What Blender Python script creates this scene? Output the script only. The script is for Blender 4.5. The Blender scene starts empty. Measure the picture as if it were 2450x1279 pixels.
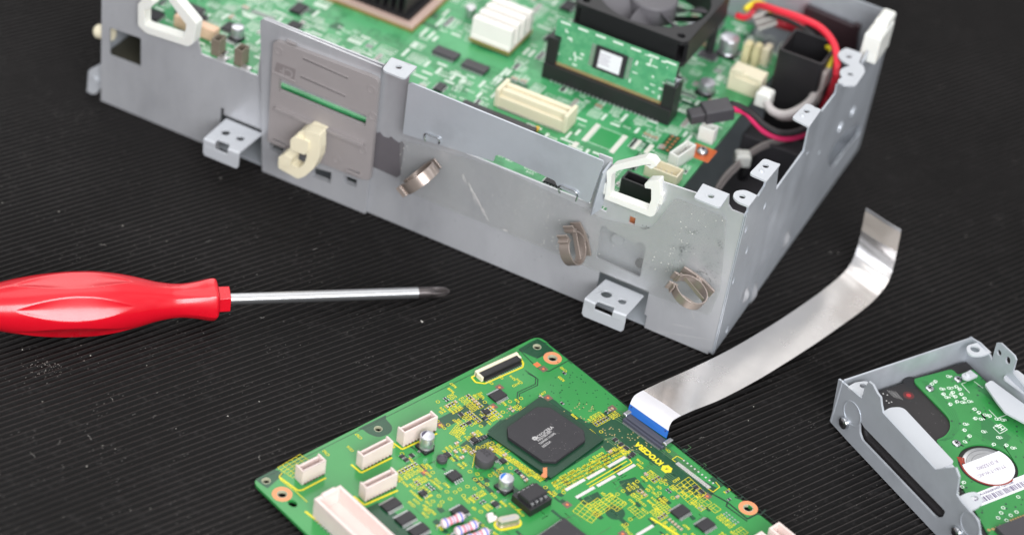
import bpy, bmesh, math, random
from mathutils import Vector, Matrix, Euler
from mathutils.geometry import tessellate_polygon
random.seed(7)
R_ = math.radians
SC = bpy.context.scene
COL = SC.collection
S = 0.001                                   # everything below is measured in millimetres

# ------------------------------------------------------------------ camera
F_PX = 5349.13
CAM_ROT = Euler((0.893106447, -0.121095144, 0.470988836), 'XYZ')
CAM_LOC = Vector((201.8815, -785.8351, 674.5621))
cam_d = bpy.data.cameras.new('camera')
cam = bpy.data.objects.new('camera', cam_d); COL.objects.link(cam)
cam.location = CAM_LOC * S; cam.rotation_euler = CAM_ROT
cam_d.sensor_width = 36.0; cam_d.lens = 36.0 * F_PX / 2450.0
cam_d.clip_start = 0.02; cam_d.clip_end = 20.0
cam_d.dof.use_dof = True; cam_d.dof.focus_distance = 1.004; cam_d.dof.aperture_fstop = 4.6
cam_d.dof.aperture_blades = 9
SC.camera = cam

# ------------------------------------------------------------------ world and lamps
w = bpy.data.worlds.new('World'); SC.world = w; w.use_nodes = True
bg = w.node_tree.nodes['Background']
_N = w.node_tree.nodes; _L = w.node_tree.links
_tc = _N.new('ShaderNodeTexCoord'); _sx = _N.new('ShaderNodeSeparateXYZ'); _L.new(_tc.outputs['Generated'], _sx.inputs[0])
_rp = _N.new('ShaderNodeValToRGB'); _L.new(_sx.outputs['Z'], _rp.inputs[0])      # room: dim walls, pale ceiling
_rp.color_ramp.elements[0].position = 0.0; _rp.color_ramp.elements[0].color = (0.30, 0.31, 0.33, 1)
_rp.color_ramp.elements[1].position = 0.75; _rp.color_ramp.elements[1].color = (1.0, 1.0, 1.0, 1)
_e = _rp.color_ramp.elements.new(0.38); _e.color = (0.72, 0.73, 0.745, 1)
_no = _N.new('ShaderNodeTexNoise'); _no.inputs['Scale'].default_value = 2.6; _no.inputs['Detail'].default_value = 1.0; _L.new(_tc.outputs['Generated'], _no.inputs['Vector'])
_mr = _N.new('ShaderNodeMapRange'); _L.new(_no.outputs['Fac'], _mr.inputs[0]); _mr.inputs[1].default_value = .35; _mr.inputs[2].default_value = .65; _mr.inputs[3].default_value = .55; _mr.inputs[4].default_value = 1.45
_vm = _N.new('ShaderNodeVectorMath'); _vm.operation = 'SCALE'; _L.new(_rp.outputs[0], _vm.inputs[0]); _L.new(_mr.outputs[0], _vm.inputs['Scale'])
_L.new(_vm.outputs[0], bg.inputs[0])
bg.inputs[1].default_value = 0.80

def area(name, loc, target, sx, sy, power, color=(1, 1, 1)):
    d = bpy.data.lights.new(name, 'AREA'); d.shape = 'RECTANGLE'; d.size = sx; d.size_y = sy
    d.energy = power; d.color = color
    o = bpy.data.objects.new(name, d); COL.objects.link(o)
    o.location = loc
    o.rotation_euler = (Vector(target) - Vector(loc)).to_track_quat('-Z', 'Y').to_euler()
    return o
# wide ceiling softbox behind and left (mirrored as a pale veil in the left of the glossy board)
area('softbox_back', (-1.36, 1.55, 1.55), (-1.36, 1.55, 0), 1.40, 1.5, 15, (1.0, 0.985, 0.97))
# key softbox overhead
area('softbox_key', (-0.25, 0.05, 1.35), (-0.10, -0.05, 0), 1.1, 0.8, 4.0, (1.0, 0.99, 0.98))
# soft front fill next to the camera
area('softbox_front', (0.75, -1.2, 0.9), (-0.1, 0.0, 0.05), 1.2, 0.8, 36.0, (0.97, 0.98, 1.0))

SC.view_settings.view_transform = 'Standard'
SC.view_settings.look = 'None'
SC.view_settings.exposure = 0.0
SC.view_settings.gamma = 1.0

# ------------------------------------------------------------------ measuring helpers (photo pixel -> point on a known plane)
_CM = CAM_ROT.to_matrix()
def ray(u, v):
    return _CM @ Vector(((u - 1225.0) / F_PX, -(v - 639.5) / F_PX, -1.0))
def on(u, v, axis, val):
    d = ray(u, v); t = (val - CAM_LOC[axis]) / d[axis]
    return CAM_LOC + d * t
def fp(u, v, y=0.0):                         # front panel plane -> (x, z)
    p = on(u, v, 1, y); return (p.x, p.z)
def sp(u, v, x=0.0):                         # side panel plane -> (y, z)
    p = on(u, v, 0, x); return (p.y, p.z)
def at(u, v, z=0.0):                         # horizontal plane -> (x, y, z)
    return on(u, v, 2, z)

# ------------------------------------------------------------------ object helpers
def tag(o, label=None, cat=None, group=None, kind=None):
    if label: o['label'] = label
    if cat: o['category'] = cat
    if group: o['group'] = group
    if kind: o['kind'] = kind
    return o
def thing(name, label, cat, loc=(0, 0, 0), rotz=0.0, group=None):
    o = bpy.data.objects.new(name, None); COL.objects.link(o)
    o.empty_display_size = 0.01
    o.location = Vector(loc) * S; o.rotation_euler = (0, 0, rotz)
    return tag(o, label, cat, group)

class MB:
    def __init__(s): s.v = []; s.f = []; s.m = []
    def add(s, vs, fs, m=0, T=None):
        b = len(s.v)
        for p in vs:
            p = Vector(p); s.v.append(T @ p if T is not None else p)
        for f in fs:
            s.f.append([b + i for i in f]); s.m.append(m)
        return s
    def box(s, c, d, m=0, T=None, rz=0.0):
        x, y, z = d[0] / 2, d[1] / 2, d[2] / 2
        vs = [(-x, -y, -z), (x, -y, -z), (x, y, -z), (-x, y, -z), (-x, -y, z), (x, -y, z), (x, y, z), (-x, y, z)]
        M = Matrix.Translation(c) @ Matrix.Rotation(rz, 4, 'Z')
        if T is not None: M = T @ M
        return s.add(vs, [(0, 3, 2, 1), (4, 5, 6, 7), (0, 1, 5, 4), (1, 2, 6, 5), (2, 3, 7, 6), (3, 0, 4, 7)], m, M)
    def bbox(s, c, d, b=0.3, m=0, T=None, rz=0.0):      # box with chamfered top rim
        x, y, z = d[0] / 2, d[1] / 2, d[2] / 2
        vs = [(-x, -y, -z), (x, -y, -z), (x, y, -z), (-x, y, -z), (-x, -y, z - b), (x, -y, z - b), (x, y, z - b), (-x, y, z - b),
              (-x + b, -y + b, z), (x - b, -y + b, z), (x - b, y - b, z), (-x + b, y - b, z)]
        fs = [(0, 3, 2, 1), (8, 9, 10, 11)]
        for i in range(4):
            j = (i + 1) % 4
            fs += [(i, j, 4 + j, 4 + i), (4 + i, 4 + j, 8 + j, 8 + i)]
        M = Matrix.Translation(c) @ Matrix.Rotation(rz, 4, 'Z')
        if T is not None: M = T @ M
        return s.add(vs, fs, m, M)
    def plate(s, outer, holes=(), c0=0.0, c1=1.0, plane='XY', m=0, T=None):
        # flat sheet with real thickness: polygon outline with openings, from c0 to c1 along the third axis
        loops = [list(outer)] + [list(h) for h in holes]
        tri = tessellate_polygon([[Vector((a, b, 0)) for a, b in L] for L in loops])
        pts = [p for L in loops for p in L]; n = len(pts)
        def P(a, b, c):
            return (a, b, c) if plane == 'XY' else ((a, c, b) if plane == 'XZ' else (c, a, b))
        vs = [P(a, b, c0) for a, b in pts] + [P(a, b, c1) for a, b in pts]
        fs = []
        for t in tri:
            fs.append(tuple(t)); fs.append(tuple(n + i for i in reversed(t)))
        k = 0
        for L in loops:
            q = len(L)
            for i in range(q):
                j = (i + 1) % q
                fs.append((k + i, k + j, n + k + j, n + k + i))
            k += q
        return s.add(vs, fs, m, T)
    def lathe(s, prof, n=24, m=0, T=None, cap=True):     # profile (r, z) about Z
        vs = []; fs = []
        for r, z in prof:
            for i in range(n):
                a = 2 * math.pi * i / n; vs.append((r * math.cos(a), r * math.sin(a), z))
        for k in range(len(prof) - 1):
            for i in range(n):
                j = (i + 1) % n
                fs.append((k * n + i, k * n + j, (k + 1) * n + j, (k + 1) * n + i))
        if cap:
            fs.append(tuple(reversed(range(n)))); fs.append(tuple((len(prof) - 1) * n + i for i in range(n)))
        return s.add(vs, fs, m, T)
    def cyl(s, c, r, h, n=20, m=0, T=None, axis='Z'):
        M = Matrix.Translation(c)
        if axis == 'Y': M = M @ Matrix.Rotation(R_(90), 4, 'X')
        if axis == 'X': M = M @ Matrix.Rotation(R_(90), 4, 'Y')
        if T is not None: M = T @ M
        return s.lathe([(r, -h / 2), (r, h / 2)], n, m, M)
    def ring(s, c, r0, r1, h, n=28, m=0, T=None):
        M = Matrix.Translation(c)
        if T is not None: M = T @ M
        vs = []; fs = []
        for r, z in ((r0, 0), (r1, 0), (r1, h), (r0, h)):
            for i in range(n):
                a = 2 * math.pi * i / n; vs.append((r * math.cos(a), r * math.sin(a), z))
        for k in range(4):
            for i in range(n):
                j = (i + 1) % n; k2 = (k + 1) % 4
                fs.append((k * n + i, k * n + j, k2 * n + j, k2 * n + i))
        return s.add(vs, fs, m, M)
    def tube(s, pts, r, n=10, m=0, T=None, smooth=6, flat=None):
        P = spline(pts, smooth) if smooth else [Vector(p) for p in pts]
        vs = []; fs = []
        up = Vector((0, 0, 1))
        for i, p in enumerate(P):
            t = (P[min(i + 1, len(P) - 1)] - P[max(i - 1, 0)]).normalized()
            a = t.cross(up)
            if a.length < 1e-3: a = t.cross(Vector((0, 1, 0)))
            a.normalize(); b = a.cross(t)
            for k in range(n):
                g = 2 * math.pi * k / n
                vs.append(p + a * (math.cos(g) * r) + b * (math.sin(g) * (flat or r)))
        for i in range(len(P) - 1):
            for k in range(n):
                j = (k + 1) % n
                fs.append((i * n + k, i * n + j, (i + 1) * n + j, (i + 1) * n + k))
        fs.append(tuple(reversed(range(n)))); fs.append(tuple((len(P) - 1) * n + k for k in range(n)))
        return s.add(vs, fs, m, T)
    def strip(s, pts, wd, h=0.02, z=0.0, m=0):            # flat track of given width lying at z
        s.k = (getattr(s, 'k', 0) + 1) % 9; z += s.k * .0016
        P = [Vector((p[0], p[1])) for p in pts]; L = []; Rr = []
        for i, p in enumerate(P):
            d0 = (p - P[i - 1]).normalized() if i else None
            d1 = (P[i + 1] - p).normalized() if i < len(P) - 1 else None
            if d0 is None: d0 = d1
            if d1 is None: d1 = d0
            t = d0 + d1
            t = t.normalized() if t.length > 1e-4 else d0
            nrm = Vector((-t.y, t.x)); k = wd / 2 / max(0.5, nrm.dot(Vector((-d0.y, d0.x))))
            L.append(p + nrm * k); Rr.append(p - nrm * k)
        vs = [(q.x, q.y, z + h) for q in L] + [(q.x, q.y, z + h) for q in Rr]; n = len(P)
        fs = [(i, n + i, n + i + 1, i + 1) for i in range(n - 1)]
        return s.add(vs, fs, m)
    def quad(s, pts, z, m=0):                             # flat patch
        n = len(pts)
        if n <= 4: return s.add([(a, b, z) for a, b in pts], [tuple(range(n))], m)
        tri = tessellate_polygon([[Vector((a, b, 0)) for a, b in pts]])
        return s.add([(a, b, z) for a, b in pts], [tuple(t) for t in tri], m)
    def disc(s, c, r, z, m=0, n=20):
        return s.quad([(c[0] + r * math.cos(6.28318 * i / n), c[1] + r * math.sin(6.28318 * i / n)) for i in range(n)], z, m)
    def rect_line(s, x0, y0, x1, y1, wd, z, m=0):
        s.strip([(x0, y0), (x1, y0)], wd, 0, z, m); s.strip([(x1, y0), (x1, y1)], wd, 0, z, m)
        s.strip([(x1, y1), (x0, y1)], wd, 0, z, m); return s.strip([(x0, y1), (x0, y0)], wd, 0, z, m)
    def text(s, st, size, o, d=(1, 0, 0), up=(0, 1, 0), m=0, center=False, sx=1.0):
        vs, fs, wdt = glyphs(st)
        d = Vector(d); up = Vector(up); o = Vector(o); k = size / 0.7
        off = -wdt / 2 if center else 0.0
        s.add([o + d * ((p[0] + off) * k * sx) + up * (p[1] * k) for p in vs], fs, m); return s
    def mesh(s, name, mats, sharp=35):
        me = bpy.data.meshes.new(name)
        me.from_pydata([tuple(p * S) for p in s.v], [], s.f)
        for mm in (mats if isinstance(mats, (list, tuple)) else [mats]): me.materials.append(mm)
        me.polygons.foreach_set('material_index', s.m)
        bm = bmesh.new(); bm.from_mesh(me); bmesh.ops.recalc_face_normals(bm, faces=bm.faces); bm.to_mesh(me); bm.free()
        me.shade_smooth(); me.set_sharp_from_angle(angle=R_(sharp)); me.update()
        return me
    def build(s, name, mats, parent=None, loc=None, rotz=0.0, bevel=0.0, sharp=35, label=None):
        me = s.mesh(name, mats, sharp)
        o = bpy.data.objects.new(name, me); COL.objects.link(o)
        if parent: o.parent = parent
        if loc is not None: o.location = Vector(loc) * S
        o.rotation_euler = (0, 0, rotz)
        if bevel:
            b = o.modifiers.new('bevel', 'BEVEL'); b.width = bevel * S; b.segments = 2; b.limit_method = 'ANGLE'; b.angle_limit = R_(40)
            b.use_clamp_overlap = True; b.harden_normals = True
        if label: o['label'] = label
        return o
def spline(pts, k=6):
    P = [Vector(p) for p in pts]
    if len(P) < 3: return P
    Q = [P[0] * 2 - P[1]] + P + [P[-1] * 2 - P[-2]]; out = []
    for i in range(1, len(Q) - 2):
        a, b, c, d = Q[i - 1:i + 3]
        for j in range(k):
            t = j / k
            out.append(0.5 * ((2 * b) + (c - a) * t + (2 * a - 5 * b + 4 * c - d) * t * t + (3 * b - a - 3 * c + d) * t ** 3))
    out.append(P[-1]); return out
_G = {}
def glyphs(st):
    if st in _G: return _G[st]
    cu = bpy.data.curves.new('t', 'FONT'); cu.body = st; cu.size = 1.0; cu.resolution_u = 2; cu.fill_mode = 'FRONT'; cu.offset = 0.026
    ob = bpy.data.objects.new('t', cu); COL.objects.link(ob)
    dg = bpy.context.evaluated_depsgraph_get(); dg.update()
    me = bpy.data.meshes.new_from_object(ob.evaluated_get(dg))
    vs = [tuple(v.co) for v in me.vertices]; fs = [tuple(p.vertices) for p in me.polygons]
    wdt = max((v[0] for v in vs), default=0.0)
    bpy.data.objects.remove(ob); bpy.data.curves.remove(cu); bpy.data.meshes.remove(me)
    _G[st] = (vs, fs, wdt); return _G[st]
def circ(c, r, n=20, ry=None):
    ry = ry or r
    return [(c[0] + r * math.cos(2 * math.pi * i / n), c[1] + ry * math.sin(2 * math.pi * i / n)) for i in range(n)]
def rrect(x0, y0, x1, y1, r=1.0, n=5):
    out = []
    for cx, cy, a in ((x1 - r, y1 - r, 0), (x0 + r, y1 - r, 90), (x0 + r, y0 + r, 180), (x1 - r, y0 + r, 270)):
        for i in range(n + 1):
            g = R_(a + 90 * i / n); out.append((cx + r * math.cos(g), cy + r * math.sin(g)))
    return out
def rounded(pts, r=1.0, n=4):                 # rounds every corner of a polygon
    out = []; k = len(pts); rr = r if isinstance(r, (list, tuple)) else [r] * k
    for i in range(k):
        a, b, c = Vector(pts[i - 1]), Vector(pts[i]), Vector(pts[(i + 1) % k])
        u, v_ = (a - b), (c - b); d = min(rr[i], u.length * 0.45, v_.length * 0.45)
        if d < 0.05: out.append(tuple(b)); continue
        p, q = b + u.normalized() * d, b + v_.normalized() * d
        for j in range(n + 1):
            t = j / n; s_ = p * (1 - t) ** 2 + b * (2 * t * (1 - t)) + q * t * t
            out.append((s_.x, s_.y))
    return out

# ------------------------------------------------------------------ materials
def lin(c):
    f = lambda x: x / 12.92 if x <= 0.04045 else ((x + 0.055) / 1.055) ** 2.4
    return tuple(f(x / 255.0) for x in c) + (1.0,)
def mat(name, col, rough=0.5, metal=0.0, spec=0.5, coat=0.0, var=0.0, vscale=60.0, bump=0.0, bscale=400.0, rvar=0.0, stretch=None,
        col2=None, cscale=20.0, cthr=(0.45, 0.6), specks=None, trans=0.0, sss=0.0):
    M = bpy.data.materials.new(name); M.use_nodes = True
    nt = M.node_tree; N = nt.nodes; L = nt.links; b = N['Principled BSDF']
    c = lin(col)
    b.inputs['Base Color'].default_value = c; b.inputs['Roughness'].default_value = rough; b.inputs['Metallic'].default_value = metal
    b.inputs['Specular IOR Level'].default_value = spec
    if coat: b.inputs['Coat Weight'].default_value = coat; b.inputs['Coat Roughness'].default_value = 0.12
    if trans: b.inputs['Transmission Weight'].default_value = trans
    if sss:
        b.inputs['Subsurface Weight'].default_value = sss; b.inputs['Subsurface Radius'].default_value = (1, .9, .8); b.inputs['Subsurface Scale'].default_value = 0.002
    tc = N.new('ShaderNodeTexCoord'); src = tc.outputs['Object']
    if stretch:
        mp = N.new('ShaderNodeMapping'); mp.inputs['Scale'].default_value = stretch; L.new(src, mp.inputs[0]); src = mp.outputs[0]
    def noise(sc, det=4, ro=0.6):
        n = N.new('ShaderNodeTexNoise'); n.inputs['Scale'].default_value = sc; n.inputs['Detail'].default_value = det; n.inputs['Roughness'].default_value = ro
        L.new(src, n.inputs['Vector']); return n.outputs['Fac']
    cur = None
    if var:
        r = N.new('ShaderNodeValToRGB'); L.new(noise(vscale, 6), r.inputs[0])
        r.color_ramp.elements[0].position = 0.3; r.color_ramp.elements[1].position = 0.7
        r.color_ramp.elements[0].color = tuple(x * (1 - var) for x in c[:3]) + (1,)
        r.color_ramp.elements[1].color = tuple(min(1, x * (1 + var)) for x in c[:3]) + (1,)
        cur = r.outputs[0]
    def mix(fac, colr):
        nonlocal cur
        x = N.new('ShaderNodeMix'); x.data_type = 'RGBA'; L.new(fac, x.inputs['Factor'])
        if cur is not None: L.new(cur, x.inputs['A'])
        else: x.inputs['A'].default_value = c
        x.inputs['B'].default_value = colr; cur = x.outputs['Result']
    if col2:
        r = N.new('ShaderNodeValToRGB'); L.new(noise(cscale, 5, 0.65), r.inputs[0])
        r.color_ramp.elements[0].position = cthr[0]; r.color_ramp.elements[1].position = cthr[1]
        mix(r.outputs[0], lin(col2))
    if specks:                                  # (scale, threshold radius, colour)
        vo = N.new('ShaderNodeTexVoronoi'); vo.inputs['Scale'].default_value = specks[0]; L.new(src, vo.inputs['Vector'])
        lt = N.new('ShaderNodeMath'); lt.operation = 'LESS_THAN'; lt.inputs[1].default_value = specks[1]; L.new(vo.outputs['Distance'], lt.inputs[0])
        n2 = N.new('ShaderNodeMath'); n2.operation = 'GREATER_THAN'; n2.inputs[1].default_value = specks[3] if len(specks) > 3 else 0.5
        L.new(noise(specks[0] * 0.15, 2), n2.inputs[0])
        mu = N.new('ShaderNodeMath'); mu.operation = 'MULTIPLY'; L.new(lt.outputs[0], mu.inputs[0]); L.new(n2.outputs[0], mu.inputs[1])
        mix(mu.outputs[0], lin(specks[2]))
    if cur is not None: L.new(cur, b.inputs['Base Color'])
    if rvar:
        mr = N.new('ShaderNodeMapRange'); L.new(noise(vscale * 0.7, 5), mr.inputs[0]); mr.inputs[1].default_value = 0.3; mr.inputs[2].default_value = 0.7
        mr.inputs[3].default_value = max(0.03, rough - rvar); mr.inputs[4].default_value = min(1, rough + rvar)
        L.new(mr.outputs[0], b.inputs['Roughness'])
    if bump:
        bp = N.new('ShaderNodeBump'); bp.inputs['Strength'].default_value = bump; bp.inputs['Distance'].default_value = 0.0005
        L.new(noise(bscale, 4), bp.inputs['Height']); L.new(bp.outputs[0], b.inputs['Normal'])
    return M

STEEL = mat('zinc_coated_steel', (200, 201, 205), 0.36, 0.42, var=0.12, vscale=30, bump=0.07, bscale=1500, rvar=0.13, stretch=(1, 1, .45), col2=(138, 139, 144), cscale=15, cthr=(0.46, 0.86), specks=(420, .07, (140, 140, 144), .55))
STEEL_B = mat('bluish_zinc_steel', (190, 195, 202), 0.38, 0.42, var=0.07, vscale=30, bump=0.05, bscale=1600, rvar=0.09, col2=(160, 164, 170), cscale=18, cthr=(0.5, 0.85))
BRIGHT = mat('polished_steel', (200, 202, 206), 0.22, 1.0, var=0.05, vscale=80)
CHROME = mat('satin_chrome', (198, 199, 201), 0.30, 0.92, var=0.03, vscale=120, bump=0.03, bscale=2500)
BLACKM = mat('black_oxide_tip', (104, 98, 98), 0.34, 0.85, var=0.1, vscale=300)
GREYP = mat('grey_abs_plastic', (146, 140, 140), 0.45, 0, var=0.03, vscale=90, bump=0.05, bscale=2500)
CREAM = mat('cream_plastic', (228, 219, 192), 0.42, 0, var=0.03, vscale=100, sss=0.1)
PINKW = mat('pinkish_white_nylon', (226, 208, 202), 0.42, 0, var=0.03, vscale=200, sss=0.15)
WHITEP = mat('milky_white_nylon', (228, 228, 222), 0.38, 0, var=0.02, vscale=120, sss=0.3)
BRONZE = mat('bronze_grey_plastic', (160, 147, 139), 0.28, 0.55, var=0.06, vscale=200, bump=0.03, bscale=1500, stretch=(1, 1, 1))
BLACKP = mat('black_plastic', (32, 31, 33), 0.42, 0, var=0.08, vscale=200)
DARKP = mat('charcoal_plastic', (62, 60, 64), 0.5, 0, var=0.06, vscale=200)
CHIPB = mat('chip_epoxy', (46, 44, 48), 0.55, 0, var=0.06, vscale=300, bump=0.08, bscale=4000, specks=(900, 0.12, (140, 136, 134), 0.56))
CHIPG = mat('small_chip_epoxy', (40, 38, 42), 0.5, 0, var=0.08, vscale=500)
SOLDER = mat('solder_silver', (206, 206, 208), 0.3, 0.85, var=0.06, vscale=600)
COPPER = mat('bare_copper', (222, 142, 98), 0.36, 0.55, var=0.06, vscale=300)
COPPERD = mat('dull_copper_ring', (228, 148, 104), 0.5, 0.15, var=0.04, vscale=300)
GOLD = mat('gold_pad', (212, 170, 120), 0.3, 0.8)
SILKY = mat('yellow_silkscreen', (222, 208, 36), 0.5)
SILKW = mat('white_silkscreen', (214, 226, 214), 0.55)
CHIPTXT = mat('laser_marking', (176, 174, 174), 0.6)
WHITEINK = mat('white_paper_label', (222, 222, 226), 0.5)
PURPINK = mat('violet_print', (92, 78, 112), 0.6)
PINKINK = mat('pale_grey_print', (150, 138, 156), 0.6)
RED = mat('glossy_red_plastic', (206, 14, 34), 0.25, 0, 0.5, coat=0.3, var=0.05, vscale=30, bump=0.012, bscale=500, rvar=.06, specks=(260, .05, (236, 120, 120), .52))

# ================================================================== THE SETTING: ribbed rubber mat
def make_mat_material(nm, c0, c1, wear):
    M = bpy.data.materials.new(nm); M.use_nodes = True
    nt = M.node_tree; N = nt.nodes; L = nt.links; b = N['Principled BSDF']
    b.inputs['Roughness'].default_value = 0.5; b.inputs['Specular IOR Level'].default_value = 0.13
    tc = N.new('ShaderNodeTexCoord')
    def noise(sc, det, vec=None):
        n = N.new('ShaderNodeTexNoise'); n.inputs['Scale'].default_value = sc; n.inputs['Detail'].default_value = det
        L.new(vec or tc.outputs['Object'], n.inputs['Vector']); return n.outputs['Fac']
    # base with broad dusty wear
    r = N.new('ShaderNodeValToRGB'); L.new(noise(9, 6), r.inputs[0])
    r.color_ramp.elements[0].position = 0.35; r.color_ramp.elements[0].color = lin(c0)
    r.color_ramp.elements[1].position = 0.75; r.color_ramp.elements[1].color = lin(c1)
    # streaky scuffs along the ribs
    mp = N.new('ShaderNodeMapping'); mp.inputs['Rotation'].default_value = (0, 0, R_(-62.05)); mp.inputs['Scale'].default_value = (0.18, 1, 1)
    L.new(tc.outputs['Object'], mp.inputs[0])
    s1 = N.new('ShaderNodeValToRGB'); L.new(noise(520, 5, mp.outputs[0]), s1.inputs[0])
    s1.color_ramp.elements[0].position = 0.56; s1.color_ramp.elements[1].position = 0.78
    m1 = N.new('ShaderNodeMath'); m1.operation = 'MULTIPLY'; m1.inputs[1].default_value = wear; L.new(s1.outputs[0], m1.inputs[0])
    x1 = N.new('ShaderNodeMix'); x1.data_type = 'RGBA'; L.new(m1.outputs[0], x1.inputs['Factor']); L.new(r.outputs[0], x1.inputs['A']); x1.inputs['B'].default_value = lin((66, 63, 63))
    # pin-point dust
    cur = x1.outputs['Result']
    for sc, th, gate, col in ((560, 0.12, 0.56, (96, 93, 91)), (150, 0.045, 0.54, (150, 147, 140))):
        vo = N.new('ShaderNodeTexVoronoi'); vo.inputs['Scale'].default_value = sc; L.new(tc.outputs['Object'], vo.inputs['Vector'])
        lt = N.new('ShaderNodeMath'); lt.operation = 'LESS_THAN'; lt.inputs[1].default_value = th; L.new(vo.outputs['Distance'], lt.inputs[0])
        g = N.new('ShaderNodeMath'); g.operation = 'GREATER_THAN'; g.inputs[1].default_value = gate; L.new(noise(sc * 0.09, 3), g.inputs[0])
        mu = N.new('ShaderNodeMath'); mu.operation = 'MULTIPLY'; L.new(lt.outputs[0], mu.inputs[0]); L.new(g.outputs[0], mu.inputs[1])
        x = N.new('ShaderNodeMix'); x.data_type = 'RGBA'; L.new(mu.outputs[0], x.inputs['Factor']); L.new(cur, x.inputs['A']); x.inputs['B'].default_value = lin(col)
        cur = x.outputs['Result']
    L.new(cur, b.inputs['Base Color'])
    bp = N.new('ShaderNodeBump'); bp.inputs['Strength'].default_value = 0.35; bp.inputs['Distance'].default_value = 0.0004
    L.new(noise(1400, 4), bp.inputs['Height']); L.new(bp.outputs[0], b.inputs['Normal'])
    return M
a_ = R_(62.05); pitch = 3.3
mb = MB()
vs = []; fs = []; mi_ = []
prof = [(0.0, -0.90), (0.75, -1.0), (1.45, -0.80), (1.85, -0.25), (2.10, -0.04), (2.38, 0.0), (2.62, -0.06), (2.85, -0.35)]
cx, cy = -120, 60
rows = []
for k in range(-230, 230):
    for t, z in prof: rows.append((k * pitch + t, z))
for t, z in rows:
    for e in (-900, 900):
        vs.append((cx + math.cos(a_) * e - math.sin(a_) * t, cy + math.sin(a_) * e + math.cos(a_) * t, z))
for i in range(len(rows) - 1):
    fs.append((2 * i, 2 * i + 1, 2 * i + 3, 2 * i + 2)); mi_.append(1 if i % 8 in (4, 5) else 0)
b0 = len(vs)
e0 = [vs[0], vs[1], vs[-1], vs[-2]]
vs += [(x, y, -3.0) for x, y, z in e0]
fs += [(b0 + 3, b0 + 2, b0 + 1, b0), (0, b0, b0 + 1, 1), (len(rows) * 2 - 2, len(rows) * 2 - 1, b0 + 2, b0 + 3)]
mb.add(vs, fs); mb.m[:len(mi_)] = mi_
floor = mb.build('ground', [make_mat_material('ribbed_black_rubber', (12, 11, 11), (20, 19, 19), .25), make_mat_material('scuffed_crest_highlight', (40, 37, 36), (62, 58, 57), .6)], sharp=60)  # crest colour lightened to paint in the ridge highlights, along with some scuffing
tag(floor, kind='structure')

# ================================================================== THE METAL CHASSIS
CH = thing('metal_chassis', 'large open grey sheet metal box with folded tabs and bronze cable clips', 'metal case')
Z0 = 0.4
# --- main front sheet (outline measured on the plane y = 0)
def P(*uv): return [fp(u, v) for u, v in uv]
tl = fp(248, 0)
front = [(-345, Z0), (-273.6, Z0), (-273.6, 26.5), (-271.6, 26.5), (-271.6, 23), (-246.5, 23), (-246.5, Z0), (-62.5, Z0), (-62.5, 22), (-36.5, 22), (-36.5, 8), (-35.3, 8), (-35.3, Z0),
         (-2.2, Z0), (-2.2, 3.0), (-0.6, 3.0), (-0.6, 84), (-6.5, 84), (-8.6, 86), (-9.4, 91.2), (-22.4, 91.2), (-22.9, 85.5), (-44.5, 84.2)]
front += P((1574, 470), (1560, 512), (1462, 478)) + [(-66.5, 86), (-73.0, 86), (-73.0, 57.5), (-172.5, 57.5), (-172.5, 93.5), (-182.7, 93.2), (-186, 88), (-251, 88.3)]
front += P((616, 182)) + P((481, 130), (466, 68), (452, 106), (345, 76)) + [fp(338, 10), (fp(338, 10)[0], 101), (-345, 101)]
holes = [rounded(P((262, 66), (262, 132), (337, 160), (337, 92)), 0.8),
         rounded(P((1437, 541), (1426, 617), (1531, 664), (1546, 588), (1531, 577), (1520, 583), (1455, 548), (1450, 540)), 1.2),
         P((1436, 489), (1434, 500), (1451, 508), (1453, 497)), P((1507, 516), (1504, 533), (1518, 539), (1521, 522)),
         P((651, 338), (652, 354), (683, 366), (683, 350)), P((752, 395), (752, 418), (796, 434), (798, 408)), P((828, 414), (828, 432), (857, 443), (859, 426)), P((660, 184), (884, 276), (881, 310), (659, 222)),
         circ(fp(1668, 662), 3.3, 20), circ(fp(1398, 565), 2.6, 16)]
m = MB().plate(front, holes, 0.0, 1.0, 'XZ'); m.build('front_panel', STEEL, CH)
# left edge return
MB().plate([(0.8, Z0), (203, Z0), (203, 92), (0.8, 101)], (), -345.0, -344.0, 'YZ').build('left_panel', STEEL_B, CH)
# raised plate that carries the card slot
rp = [(-246.6, -0.2 + Z0), (-187, Z0), (-187, 59.5), (-186.2, 87.6), (-251.2, 88.6), (-252.8, 87.0)]
MB().plate(rp, [P((651, 338), (652, 354), (683, 366), (683, 350)), P((752, 395), (752, 418), (796, 434), (798, 408)), P((828, 414), (828, 432), (857, 443), (859, 426)), P((662, 185), (883, 277), (880, 309), (661, 221))],
           -2.0, -0.9, 'XZ').build('raised_plate', STEEL, CH)
# flange above the fold, with a cut-out at its foot
yf = -5.0
fl = [fp(966, 318, yf), fp(1183, 384, yf), fp(1186, 370, yf), fp(1196, 368, yf), fp(1330, 430, yf), fp(1336, 444, yf), fp(1412, 484, yf), fp(1447, 384, yf), fp(980, 194, yf)]
fl = rounded(fl, [1, .6, 1.5, 1, 1, .6, 1, 1.2, 2])
m = MB().plate(fl, (), yf - 1.0, yf, 'XZ')
xr = fp(1418, 484, yf)[0]; xt = fp(1447, 384, yf)[0]
m.add([(xr - .2, yf, 55.5), (xt - .2, yf, 80.6), (xt + 1.0, -0.2, 84.5), (xr + 2.4, -0.2, 57.5),
       (xr + .6, yf - .8, 55.5), (xt + .6, yf - .8, 80.6), (xt + 1.9, -0.2, 84.5), (xr + 3.2, -0.2, 57.5)],
      [(0, 1, 2, 3), (7, 6, 5, 4), (0, 4, 5, 1), (1, 5, 6, 2), (2, 6, 7, 3), (3, 7, 4, 0)])
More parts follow.
